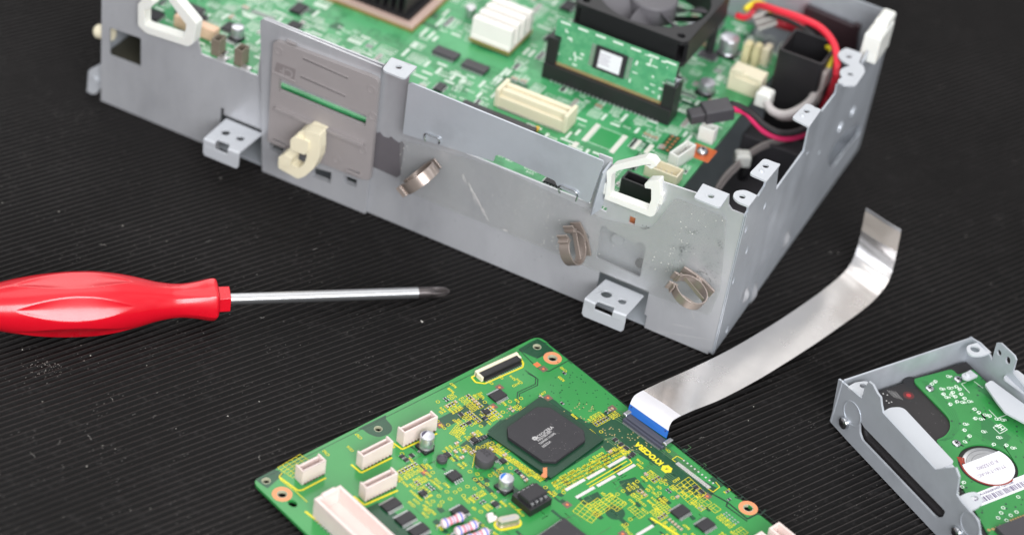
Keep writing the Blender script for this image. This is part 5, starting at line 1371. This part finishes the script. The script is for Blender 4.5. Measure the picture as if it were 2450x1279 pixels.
# dark socket that holds the flat ribbon
a, b = Vector(c(1492, 1002)), Vector(c(1590, 1074)); mid = (a + b) / 2; ang = math.atan2((b - a).y, (b - a).x); ln = (b - a).length
SLATE = mat('slate_plastic', (66, 68, 82), .35, 0, var=.05, vscale=200)
so = MB().bbox((0, 1.2, 1.4), (ln, 3.6, 2.8), .4).bbox((0, -.9, .9), (ln - 1, 1.4, 1.8), .3).build('ribbon_socket', SLATE, CB, loc=(mid.x, mid.y, ZC), rotz=ang, bevel=.2, label='dark slate socket gripping the silver ribbon')
MB().bbox((-ln / 2 + .4, 2.0, 1.9), (2.4, 5.4, 3.8), .4).bbox((ln / 2 - .4, 2.0, 1.9), (2.4, 5.4, 3.8), .4).build('metal_end', BRIGHT, so, bevel=.4)
m = MB()
for k in range(40): m.box(((k - 19.5) * (ln - 3) / 39, -2.0, .14), (.3, 1.2, .25))
m.build('solder_pins', SOLDER, so)

# ================================================================== SILVER RIBBON CABLE
RB = thing('ribbon_cable', 'flat silver ribbon cable plugged into the front board, its free end curling upright', 'ribbon cable', at(1560, 985, 0))
LE = [(1503, 984, 5.6), (1508, 968, 8.0), (1514, 952, 10.2), (1526, 940, 10.9), (1570, 919, 10.2), (1640, 890, 8.6), (1740, 840, 6.2), (1850, 775, 3.6), (1930, 722, 1.8), (1975, 690, 1.6), (2012, 659, 2.8), (2037, 628, 5.8), (2052, 592, 11.5), (2062, 550, 21), (2072, 497, 35.5)]
o = at(1560, 985, 0)
pts = spline([at(*q) for q in LE], 8)
n = len(pts); wv0 = at(1594, 1051, 5.6) - at(1503, 984, 5.6)
W0 = 22.6; K = 10
def ribbon_pts(off):
    vs = []
    for i, p in enumerate(pts):
        t = i / (n - 1); a = R_(-15.7 - 1.5 * math.sin(t * 3.1)); wv = Vector((math.cos(a), math.sin(a), 0)) * (W0 - 1.0 * t)
        tg = (pts[min(i + 1, n - 1)] - pts[max(i - 1, 0)]).normalized(); nr = wv.normalized().cross(tg).normalized()
        for k in range(K + 1):
            s_ = k / K; bow = math.sin(s_ * math.pi)
            cr = .06 * math.sin(s_ * 9 + t * 40) + .45 * math.sin(t * 19 + .9) * math.sin(s_ * 3.0 + .4 + t * 4) * (1 if t < .8 else .4) + .10 * math.sin(t * 150 + s_ * 3) * (1 if t > .72 else .25)
            vs.append(p + wv * s_ + nr * (off + bow * .25 + cr) - o)
    return vs
def strip_mesh(i0, i1, off0, off1, s0=0, s1=K):
    A, B_ = ribbon_pts(off0), ribbon_pts(off1); m_ = MB(); ww = s1 - s0 + 1; rows = i1 - i0 + 1
    va = [A[i * (K + 1) + k] for i in range(i0, i1 + 1) for k in range(s0, s1 + 1)]; vb = [B_[i * (K + 1) + k] for i in range(i0, i1 + 1) for k in range(s0, s1 + 1)]
    N_ = len(va); fs = []
    for i in range(rows - 1):
        for k in range(ww - 1):
            q = i * ww + k; fs += [(q, q + 1, q + ww + 1, q + ww), (N_ + q, N_ + q + ww, N_ + q + ww + 1, N_ + q + 1)]
    ed = [i * ww for i in range(rows)] + [(rows - 1) * ww + k for k in range(1, ww)] + [i * ww + ww - 1 for i in range(rows - 2, -1, -1)] + [k for k in range(ww - 2, 0, -1)]
    for x, y in zip(ed, ed[1:] + ed[:1]): fs.append((x, y, N_ + y, N_ + x))
    return m_.add(va + vb, fs)
FOIL = mat('silver_foil', (240, 235, 232), 0.23, 0.86, var=0.04, vscale=45, rvar=0.08)
PAPER = mat('white_film', (210, 208, 212), .3, 0, var=.02, vscale=100)
strip_mesh(20, n - 9, 0, .28).build('foil_band', FOIL, RB, sharp=60)
strip_mesh(9, 27, .3, .42).build('white_band', PAPER, RB, sharp=60)
strip_mesh(0, 9, 0, .5).build('blue_stiffener', mat('blue_stiffener_film', (20, 88, 166), .3, 0, var=.03, vscale=80), RB, sharp=60)
A = ribbon_pts(.52); m = MB()
for k in (.6, 9.4):
    q = A[7 * (K + 1) + int(k)].lerp(A[7 * (K + 1) + int(k) + 1], k % 1); m.lathe([(.45, -.05), (.45, .08)], 10, 0, Matrix.Translation(q))
m.build('pin_holes', mat('dark_violet_hole', (46, 24, 60), .5), RB)
strip_mesh(n - 9, n - 2, 0, .3).build('tan_stiffener', mat('taupe_end_film', (172, 164, 156), .35, .3), RB, sharp=60)
strip_mesh(n - 2, n - 1, 0, .3).build('contact_strip', mat('grey_tinned_end', (168, 168, 170), .3, .6), RB, sharp=60)

# ================================================================== DRIVE TRAY (metal bracket) AND HARD DRIVE
HO = Vector((63.9, -10.9)); HA = R_(-32.4)
HX = Vector((math.cos(HA), math.sin(HA))); HY = Vector((-HX.y, HX.x))
def hd_(u, v, z):
    p = at(u, v, z); q = Vector((p.x, p.y)) - HO; return (q.dot(HX), q.dot(HY))
HB = thing('drive_tray', 'grey sheet metal tray with slotted side wall holding a hard drive upside down', 'metal bracket', (HO.x, HO.y, 0), HA)
HT = Matrix.Translation((HO.x, HO.y, 0)) @ Matrix.Rotation(HA, 4, 'Z'); HTi = HT.inverted()
_cl = HTi @ CAM_LOC
def hw(u, v, y=0.0):                          # left wall plane (local y = const) -> (x, z)
    d = (HTi.to_3x3() @ ray(u, v)); t = (y - _cl.y) / d.y; p = _cl + d * t; return (p.x, p.z)
HG = 26.2
LB_ = 135
wall = [(0, 1.2), (2, .2), (8, .2), (10, 2.2), (16, 2.4), (18, .4), (LB_, .4), (LB_, 24)]
top = [hw(2344, 1279), hw(2340, 1245), hw(2320, 1222), hw(2300, 1200), hw(2288, 1182), hw(2294, 1140), hw(2286, 1118), hw(2276, 1118), hw(2238, 1122), hw(2112, 987), hw(2108, 968), hw(2106, 950), hw(2098, 940), hw(2088, 920), hw(2078, 912), hw(2068, 928), hw(2062, 952), hw(2056, 948), hw(2030, 926), hw(2006, 906)]
wall = [(0.2, .6), (14, .2)] + [(LB_, .2), (LB_, 22)] + top
slot = rounded([hw(2056, 1010), hw(2060, 1008), hw(2066, 1020), hw(2262, 1222), hw(2256, 1236), hw(2244, 1238), hw(2236, 1234), hw(2062, 1052), hw(2056, 1034)], 1.2)
MB().plate(wall, [slot], 0.0, 1.1, 'XZ').build('side_wall', STEEL_B, HB, label='slotted near side wall with turned-in lugs')
MB().plate([(1.1, .4), (77.5, .4), (77.5, 25.4), (76, HG), (1.1, HG)], (), 0, 1.0, 'YZ').build('end_wall', STEEL_B, HB)
MB().box((0.3, 0.3, 13.4), (1.2, 1.2, 25.2)).build('corner_fold', STEEL_B, HB, bevel=.4)
H7 = lambda *uv: [hw(u, v, 77) for u, v in uv]
rw = [(0, .4), (LB_, .4), (LB_, 16)] + H7((2440, 910), (2424, 890), (2432, 860), (2428, 850), (2396, 820), (2386, 819), (2374, 862), (2370, 850), (2346, 820), (2320, 805)) + [(0, HG)]
e1_, e2_ = hw(2392, 843, 77), hw(2413, 861, 77)
MB().plate(rw, [circ(e1_, 1.5, 14), circ(e2_, 1.6, 14, 2.0)], 76.6, 77.6, 'XZ').build('far_wall', STEEL_B, HB, label='far wall with a tall two-holed ear')
MB().plate([(1, 1), (LB_, 1), (LB_, 76.5), (1, 76.5)], (), .5, 1.5).build('tray_floor', STEEL_B, HB)
def hz(pix, z): return [hd_(u, v, z) for u, v in pix]
# turned-in lugs
def hlug(pix, z, hole=None, r=2.0, name='lug', th=1.0, label=None):
    pts = hz(pix, z); h_ = [circ(hd_(hole[0], hole[1], z), hole[2], 16)] if hole else []
    return MB().plate(rounded(pts, r), h_, z - th, z).build(name, STEEL_W, HB, bevel=.2, label=label)
hlug([(2028, 924), (2046, 914), (2072, 910), (2088, 918), (2103, 938), (2104, 942), (2092, 944), (2074, 930), (2059, 950)], HG, (2065, 922, 1.6), [.3, 1, 1.5, 1, .3, .3, .3, .3, .3])
hlug([(2110, 986), (2128, 974), (2160, 972), (2282, 1102), (2278, 1108), (2240, 1124)], 22.0, None, [.5, 2, 3, .8, .3, .5], name='turned_flange', label='broad turned-in flange catching the light')
hlug([(2255, 1104), (2272, 1101), (2287, 1120), (2276, 1128), (2266, 1124)], 21.2, None, .6)
hlug([(2292, 1188), (2312, 1178), (2334, 1174), (2352, 1188), (2350, 1205), (2338, 1214), (2320, 1222)], 23.0, (2332, 1190, 1.7), [.5, 1.5, 2.5, 2.5, 2, 1, .5])
hlug([(2312, 826), (2345, 817), (2372, 842), (2350, 850), (2328, 850), (2314, 842)], 26.4, (2333, 834, 2.3), [2.5, .3, .3, 2, 2.5, 2.5], label='rounded lug on the far corner')
hlug([(2300, 895), (2322, 884), (2340, 898), (2318, 908), (2304, 904)], 18.5, None, [1.5, .3, .3, 1.5, 1.5])
x, y = hd_(2316, 896, 19); MB().lathe([(1.4, 18.5), (1.1, 19.4), (.3, 19.7)], 12, 0, Matrix.Translation((x, y, 0))).build('pimple', STEEL_W, HB)
hlug([(2356, 918), (2372, 908), (2470, 980), (2470, 1020), (2405, 985), (2385, 960)], 20.5, None, [1, 1.5, .3, .3, 1, 2], name='far_flange', label='curved flange on the far side')
hlug([(2398, 902), (2432, 882), (2480, 920), (2480, 960)], 24.0, None, [2, 2, .3, .3], name='far_flange')
x, z = hw(2026, 1010); xx = x
def hscrew(px):
    x, z = hw(*px); T = Matrix.Rotation(R_(90), 4, 'X')
    return screw(HB, (x, -.05, z), 3.0, 2.2, T)
hscrew((2022, 1010)); hscrew((2292, 1272))
for px, r in (((2040, 985), 1), ((2322, 1250), 1)):
    x, z = hw(*px); m = MB().ring((0, 0, 0), 5.6, 6.2, .25, 28, 0, Matrix.Translation((x, 0, z - 1)) @ Matrix.Rotation(R_(90), 4, 'X')); m.build('embossed_ring', STEEL_B, HB)

HD = thing('hard_drive', 'bare hard drive showing its green circuit board and round spindle motor inside the metal tray', 'hard drive', (HO.x, HO.y, 1.6), HA)
zo = 1.6; ZH = 14.6                            # top of the casting
BLKC = mat('black_casting', (40, 37, 38), .5, .1, var=.08, vscale=120, bump=.06, bscale=2000, specks=(700, .1, (120, 116, 116), .58))
MB().bbox((3 + 55, 38.5, (ZH - zo) / 2), (110, 73, ZH - zo), .6).build('casting', BLKC, HD, bevel=.3)
PCB3 = mat('drive_green_mask', (50, 130, 66), .24, 0, .5, var=.05, vscale=80)
def h3(u, v): return hd_(u, v, ZH + .9)
pb = [h3(2186, 906), h3(2278, 882), h3(2292, 896)] + [(10, 73), (112, 73), (112, 4)] + [h3(2240, 1052), h3(2262, 1042), h3(2274, 1024), h3(2272, 1004), h3(2262, 990), h3(2190, 916)]
pb = rounded(pb, [2, 2, 1, 1, 1, 1, 1, 4, 4, 4, 6, 1])
sc_ = h3(2364, 1113); sr = 12.6
MB().plate(pb, [circ(sc_, sr + .9, 40)], ZH - zo + .1, ZH - zo + 1.0).build('circuit_board', PCB3, HD, bevel=.15)
zp = ZH - zo + 1.02
sm = MB().lathe([(sr - .9, ZH - zo - .2), (sr - .9, zp - .3), (sr - 1.4, zp), (sr - 5, zp + .02)], 44, 0, Matrix.Translation((*sc_, 0))).build('spindle_motor', mat('turned_aluminium', (196, 196, 198), .3, .85, var=.08, vscale=300), HD)
m = MB()
for k in range(4): m.ring((*sc_, zp + .03), 3 + k * 2.2, 3.25 + k * 2.2, .05, 40)
m.build('turned_grooves', mat('groove_grey', (150, 150, 154), .35, .8), sm)
# white half-round label over the motor
L0, L1 = Vector(h3(2303, 1112)), Vector(h3(2388, 1080)); dv = (L1 - L0).normalized(); cs = Vector(sc_)
a0 = math.atan2((L0 - cs).y, (L0 - cs).x); a1 = math.atan2((L1 - cs).y, (L1 - cs).x)
arc = []
da = (a1 - a0) % (2 * math.pi)
mid_a = a0 + da / 2; lowc = Vector(h3(2380, 1150)) - cs
if Vector((math.cos(mid_a), math.sin(mid_a))).dot(lowc) < 0: da -= 2 * math.pi
for i in range(31):
    g = a0 + da * i / 30; arc.append((cs.x + (sr - .6) * math.cos(g), cs.y + (sr - .6) * math.sin(g)))
lab = MB().plate(arc, (), zp + .1, zp + .16).build('paper_label', WHITEINK, HD)
tx = -dv
ux = Vector((-tx.y, tx.x))
p = Vector(h3(2402, 1112)); m = MB()
m.text('7T1B1-T.W-AC', 1.7, (p.x, p.y, zp + .18), (tx.x, tx.y, 0), (ux.x, ux.y, 0)); p = Vector(h3(2384, 1100)); m.text('K J315Z002', 1.8, (p.x, p.y, zp + .18), (tx.x, tx.y, 0), (ux.x, ux.y, 0))
m.build('label_print', PINKINK, lab)
# orange flex tail round the motor
m = MB(); FLEX = mat('orange_flex_film', (150, 56, 38), .4, .1)
a2 = math.atan2((Vector(h3(2296, 1100)) - cs).y, (Vector(h3(2296, 1100)) - cs).x); a3 = math.atan2((Vector(h3(2420, 1145)) - cs).y, (Vector(h3(2420, 1145)) - cs).x)
da2 = (a3 - a2) % (2 * math.pi)
if Vector((math.cos(a2 + da2 / 2), math.sin(a2 + da2 / 2))).dot(lowc) < 0: da2 -= 2 * math.pi
for rr_, wd, mi in ((sr + .55, .9, 1), (sr - .1, .75, 0)):
    ptsA = [(cs.x + rr_ * math.cos(a2 + da2 * i / 30), cs.y + rr_ * math.sin(a2 + da2 * i / 30)) for i in range(31)]; m.strip(ptsA, wd, 0, zp + (.22 if mi == 0 else .05), mi)
for k in range(4):
    a, b = Vector(h3(2289 + k * 1.5, 1094 + k * 3)), Vector(h3(2307 + k * .5, 1097 + k * 4)); m.strip([tuple(a), tuple(b)], .8, 0, zp + .2, 0)
m.build('flex_tail', [FLEX, BLACKP], HD)
# bar-code label
A, B_, C_ = Vector(h3(2316, 1222)), Vector(h3(2450, 1170)), Vector(h3(2326, 1200)); e = (B_ - A).normalized(); f = Vector((-e.y, e.x))
lab = MB().plate([tuple(A), tuple(A + e * 55), tuple(A + e * 55 + f * 7.2), tuple(A + f * 7.2)], (), zp + .02, zp + .1).build('barcode_label', WHITEINK, HD)
m = MB(); x = 2.0
while x < 52:
    wd = rnd.choice((.3, .3, .5, .8)); m.quad([tuple(A + e * x + f * 1.2), tuple(A + e * (x + wd) + f * 1.2), tuple(A + e * (x + wd) + f * 4.2), tuple(A + e * x + f * 4.2)], zp + .12); x += wd + rnd.choice((.3, .4, .7))
p = A + e * 8 + f * 5.0; m.text('S: 5EA1A30N0FW0Y-1257-L08', 1.25, (p.x, p.y, zp + .12), (e.x, e.y, 0), (f.x, f.y, 0))
m.build('label_print', PURPINK, lab)
# white print on the drive board
m = MB(); zs = zp + .02
def pad(u, v, r=.95):
    x, y = h3(u, v); m.ring((x, y, zs), r * .62, r, .02, 16)
pads = [(2252, 930), (2258, 942), (2264, 950), (2270, 928), (2280, 938), (2288, 924), (2296, 930), (2300, 942), (2308, 952), (2276, 944), (2286, 948), (2290, 960), (2274, 966), (2302, 962), (2318, 960), (2332, 978), (2342, 986), (2356, 992), (2368, 994), (2334, 1000), (2346, 1002), (2384, 1002), (2398, 1004), (2352, 1032), (2308, 1014), (2308, 1028), (2320, 1042), (2308, 1056), (2388, 1046), (2378, 1062), (2408, 1064), (2422, 1071), (2238, 912), (2230, 918), (2268, 900), (2306, 1153), (2302, 1164), (2290, 1178), (2436, 1188), (2400, 1214), (2395, 1226), (2388, 1238), (2418, 1232), (2408, 1244), (2432, 1224)]
for q in pads: pad(*q)
tx2, ux2 = (-HX.x, -HX.y), None
def ht(st, q, sz=1.3, way=0):
    x, y = h3(*q); dd, uu = ((0, 1, 0), (-1, 0, 0)) if way else ((-1, 0, 0), (0, -1, 0))
    m.text(st, sz, (x, y, zs + .01), dd, uu)
for st, q in zip(['53', '48', 'P6', 'C9', '30', '31', '26', '44', '58', '3', '22', '71', '86', '95', '45', '19', '64', '76'] * 2, pads): ht(st, (q[0] + 4, q[1] + 4), 1.35, rnd.random() < .4)
def sl(px, wd=.3):
    for a, b in zip(px[:-1], px[1:]): m.strip([h3(*a), h3(*b)], wd, 0, zs)
sl([(2300, 918), (2320, 940)]); sl([(2300, 918), (2312, 914)]); sl([(2330, 912), (2352, 928)]); sl([(2366, 980), (2386, 1000), (2414, 990)])
# boxed letter mark
B0, B1, B2, B3 = (2376, 1022), (2394, 1014), (2410, 1027), (2392, 1037)
sl([B0, B1, B2, B3, B0], .35); x, y = h3(2403, 1027); e1 = Vector(h3(*B1)) - Vector(h3(*B2)); e1.normalize(); e2 = Vector(h3(*B3)) - Vector(h3(*B2)); e2.normalize()
q0 = Vector(h3(*B2)) + e1 * .7 + e2 * .55
m.text('HF', 2.6, (q0.x, q0.y, zs + .01), (e1.x, e1.y, 0), (e2.x, e2.y, 0))
m.build('white_print', SILKW, HD)['kind'] = 'stuff'
# dark vias and olive track bundles
m = MB()
for i in range(140):
    u, v = rnd.uniform(2250, 2450), rnd.uniform(900, 1279); x, y = h3(u, v)
    if (Vector((x, y)) - cs).length < sr + 2 or x < 9 or y < 6: continue
    m.disc((x, y), rnd.uniform(.3, .6), zs - .008, 0, 10)
m.build('vias', mat('dark_via', (38, 66, 52), .4), HD)['kind'] = 'stuff'
m = MB()
for k in range(5):
    m.strip([h3(2204 + k * 3, 910 + k * 0), h3(2222 + k * 4, 930), h3(2266 + k * 5, 984), h3(2278 + k * 4, 1006), h3(2278 + k * 4, 1026), h3(2264 + k * 4, 1046), h3(2244 + k * 4, 1054)], .25, 0, zs - .012)
for k in range(8): m.strip([h3(2336 - k * 2, 1000 + k * 5), h3(2350 - k, 1010 + k * 5), h3(2366, 1036 + k * 4), h3(2400, 1046 + k * 4)], .22, 0, zs - .012)
m.quad([h3(2330, 924), h3(2440, 1010), h3(2450, 1000), h3(2360, 920)], zs - .014); m.quad([h3(2346, 1004), h3(2366, 1000), h3(2420, 1046), h3(2400, 1070), h3(2350, 1044)], zs - .014)
m.build('tracks', mat('deep_green_track', (44, 112, 62), .3), HD)
for q in ((2224, 930), (2292, 908), (2288, 1061)):
    x, y = h3(*q); screw(HD, (x, y, zp), 2.1, .9)
x, y = hd_(2174, 945, ZH); MB().lathe([(2.6, ZH - zo + .02), (2.3, ZH - zo + .06)], 20, 0, Matrix.Translation((x, y, 0))).lathe([(1.2, ZH - zo + .07), (.6, ZH - zo + .12)], 14, 1, Matrix.Translation((x, y, 0))).build('sealed_port', [mat('dull_red_ring', (86, 36, 38), .4), mat('red_seal', (176, 48, 52), .4)], HD)
m = MB()
for q in ((2113, 941), (2123, 944), (2121, 958), (2127, 963), (2133, 961), (2110, 968)): x, y = hd_(*q, ZH); m.disc((x, y), .4, ZH - zo + .03, 0, 8)
for k in range(5):
    a, b = hd_(2122 + k * 5, 932 + k * 1.0, ZH), hd_(2140 + k * 5, 950 + k * 1.5, ZH); m.strip([a, b], .14, 0, ZH - zo + .03)
m.build('casting_marks', mat('grey_mark', (190, 188, 186), .5), HD)
x, y = hd_(2182, 915, ZH); MB().disc((x, y), 4.2, ZH - zo + .03, 0, 20).build('dark_recess', BLACKP, HD)
for k in range(8):
    x, y = h3(2440 - k * 0 + 0, 1240); 
m = MB()
for k in range(9):
    x, y = h3(2420 + k * 6, 1246 - k * 2.2); m.box((x, y, zp + .03), (2.0, 1.0, .06))
for q in ((2366, 1267), (2376, 1265), (2385, 1262), (2394, 1258)): x, y = h3(*q); m.disc((x, y), .8, zp + .04, 0, 12)
m.build('gold_contacts', GOLD, HD)
x, y = h3(2445, 1279)
MB().bbox((x, y, zp + 1.5), (14, 20, 3), .4).build('connector_block', DARKP, HD, bevel=.3)

# ================================================================== SCREWDRIVER
Tt = at(1075, 697, 3.3); Bb = at(190, 727, 15.5)
ax = (Tt - Bb); Ltb = ax.length; ax.normalize()
SD = thing('screwdriver', 'cross-head screwdriver with fluted glossy red handle and satin steel shaft lying on the mat', 'screwdriver', (Bb.x, Bb.y, 0))
o = Vector((Bb.x, Bb.y, 0))
sx_ = ax; sz_ = Vector((0, 0, 1)); sy_ = sz_.cross(sx_).normalized(); sz_ = sx_.cross(sy_).normalized()
AX = Matrix(((sy_.x, sz_.x, sx_.x, Bb.x - o.x), (sy_.y, sz_.y, sx_.y, Bb.y - o.y), (sy_.z, sz_.z, sx_.z, 15.5), (0, 0, 0, 1)))   # local z runs along the shaft
def s_at(u):                                   # pixel column along the axis -> length from the belly
    best = None
    lo, hi = -90.0, Ltb + 5
    for _ in range(40):
        mid = (lo + hi) / 2; p = Bb + ax * mid; q = _CM.transposed() @ (p - CAM_LOC); uu = 1225 + F_PX * q.x / -q.z
        if uu < u: lo = mid
        else: hi = mid
    return lo
def px_r(r, u):
    p = Bb + ax * s_at(u); d = -(_CM.transposed() @ (p - CAM_LOC)).z; return r * d / F_PX
prof = [(-48, 6), (-46, 24), (-40, 40), (-28, 52), (0, 59), (40, 67), (90, 74), (150, 78.5), (190, 79), (230, 77.5), (280, 71), (330, 60), (370, 49), (400, 43.5), (420, 42), (440, 42.5), (470, 47), (495, 53), (508, 54.5), (514, 52), (518, 44), (519, 33)]
NT = 168; rows = []
for u, r in prof: rows.append((s_at(u), px_r(r, u)))
# refine by spline
rp = spline([(a, b, 0) for a, b in rows], 16)
vc = (CAM_LOC - Bb); thc = math.degrees(math.atan2(vc.dot(sz_), vc.dot(sy_)))
PHI = R_(30 - (thc + 10))
m = MB(); vs = []; fs = []
s0, s1 = s_at(30), s_at(312)
h0, h1 = s_at(400), s_at(516)
for p in rp:
    s_, r = p.x, max(p.y, .3)
    t = (s_ - s0) / (s1 - s0); env = max(0.0, math.sin(math.pi * min(max(t, 0), 1))) ** .8 if 0 < t < 1 else 0.0
    t2 = (s_ - h0) / (h1 - h0); env2 = min(1.0, max(0.0, t2)) if t2 < 1.05 else 0
    for k in range(NT):
        g = 2 * math.pi * k / NT
        # six scooped flutes with crisp rims
        ph = ((g + PHI) / (math.pi / 3)) % 1.0; d = abs(ph - .5) * 2
        wdt = .76 * env; fl = 0.0
        if env > 0.02 and d < wdt: fl = (1 - (d / wdt) ** 2) * .10 * env
        # hexagonal flattening toward the bell end
        gg = ((g + R_(47)) % (math.pi / 3)) - math.pi / 6; hx = math.cos(math.pi / 6) / math.cos(gg)
        rr = r * (1 - fl) * (1 - env2 * .8 * (1 - hx) * .7)
        vs.append((rr * math.cos(g), rr * math.sin(g), s_))
R0 = len(rp)
for i in range(R0 - 1):
    for k in range(NT):
        j = (k + 1) % NT; fs.append((i * NT + k, i * NT + j, (i + 1) * NT + j, (i + 1) * NT + k))
fs.append(tuple(range(NT))); fs.append(tuple((R0 - 1) * NT + k for k in range(NT)))
m.add(vs, fs, 0, AX)
hnd = m.build('handle', RED, SD, sharp=28)
ra = px_r(35, 532)
m = MB().lathe([(ra, s_at(514)), (ra, s_at(545)), (ra * .97, s_at(547))], 6, 0, AX @ Matrix.Rotation(R_(20), 4, 'Z')); m.build('hex_collar', RED, hnd, bevel=.5)
r1 = px_r(14.0, 700)
m = MB().lathe([(r1, s_at(540)), (r1, s_at(999))], 36, 0, AX); m.build('shaft', CHROME, SD)
# worn lettering along the shaft
m = MB(); a0 = s_at(755); a1_ = s_at(925)
for i in range(60):
    s_ = a0 + (a1_ - a0) * rnd.random(); g = R_(rnd.uniform(-62, -44)); r_ = r1 + .015
    d = rnd.uniform(.3, 1.3); dg = R_(rnd.uniform(-6, 6))
    q = [(r_ * math.cos(g), r_ * math.sin(g), s_), (r_ * math.cos(g + .05), r_ * math.sin(g + .05), s_), (r_ * math.cos(g + dg + .05), r_ * math.sin(g + dg + .05), s_ + d), (r_ * math.cos(g + dg), r_ * math.sin(g + dg), s_ + d)]
    m.add(q, [(0, 1, 2, 3)], 0, AX)
m.build('worn_lettering', mat('etched_grey', (140, 140, 144), .45, .6), SD)['kind'] = 'stuff'
# blackened cross tip
vs = []; fs = []; NT = 48
pr = [(s_at(999), 1.0, 0), (s_at(1024), 1.0, 0.0), (s_at(1034), .98, .25), (s_at(1048), .98, .62), (s_at(1061), .88, .72), (s_at(1069), .66, .7), (s_at(1075), .36, .5)]
prs = spline([(a, b, d) for a, b, d in pr], 4)
for p in prs:
    for k in range(NT):
        g = 2 * math.pi * k / NT; ph = abs(((g + R_(20)) % (math.pi / 2)) / (math.pi / 2) - .5) * 2
        rr = r1 * p.y * (1 - p.z * max(0, 1 - (ph / .72) ** 2))
        vs.append((rr * math.cos(g), rr * math.sin(g), p.x))
R0 = len(prs)
for i in range(R0 - 1):
    for k in range(NT):
        j = (k + 1) % NT; fs.append((i * NT + k, i * NT + j, (i + 1) * NT + j, (i + 1) * NT + k))
fs.append(tuple((R0 - 1) * NT + k for k in range(NT)))
MB().add(vs, fs, 0, AX).build('cross_tip', BLACKM, SD, sharp=40)
# loose dust crumbs on the mat
m = MB(); rd = random.Random(5)
for i in range(120):
    u, v = rd.uniform(0, 2450), rd.uniform(120, 1279); p = at(u, v, 0); r_ = rd.choice((.12, .14, .16, .2, .3)) * .7
    m.lathe([(r_ * .4, 0), (r_, r_ * .5), (r_ * .4, r_)], 6, 0, Matrix.Translation((p.x, p.y, -.05)))
for i in range(20):
    u, v = rd.uniform(0, 2450), rd.uniform(560, 1279); p = at(u, v, .05); a = rd.uniform(0, 6.28); q = [p]
    for k in range(3): a += rd.uniform(-.9, .9); q.append(q[-1] + Vector((math.cos(a), math.sin(a), 0)) * rd.uniform(.5, 1.6))
    m.tube(q, rd.uniform(.03, .06), 4, smooth=3)
for i in range(70):                          # crumbs of a pale scuff near the lower left
    u, v = rd.gauss(112, 22), rd.gauss(882, 12); p = at(u, v, 0); r_ = rd.uniform(.08, .2); m.lathe([(r_ * .4, 0), (r_, r_ * .3), (r_ * .4, r_ * .5)], 6, 0, Matrix.Translation((p.x, p.y, -.05)))
for u, v, r_ in ((1010, 770, .5), (1008, 768, .4), (620, 960, .3), (545, 995, .35)): p = at(u, v, 0); m.lathe([(r_ * .4, 0), (r_, r_ * .5), (r_ * .4, r_)], 7, 0, Matrix.Translation((p.x, p.y, 0)))
tag(m.build('dust_crumbs', mat('pale_dust', (186, 182, 176), .8)), 'pale dust crumbs scattered over the black ribbed mat', 'dust', None, 'stuff')
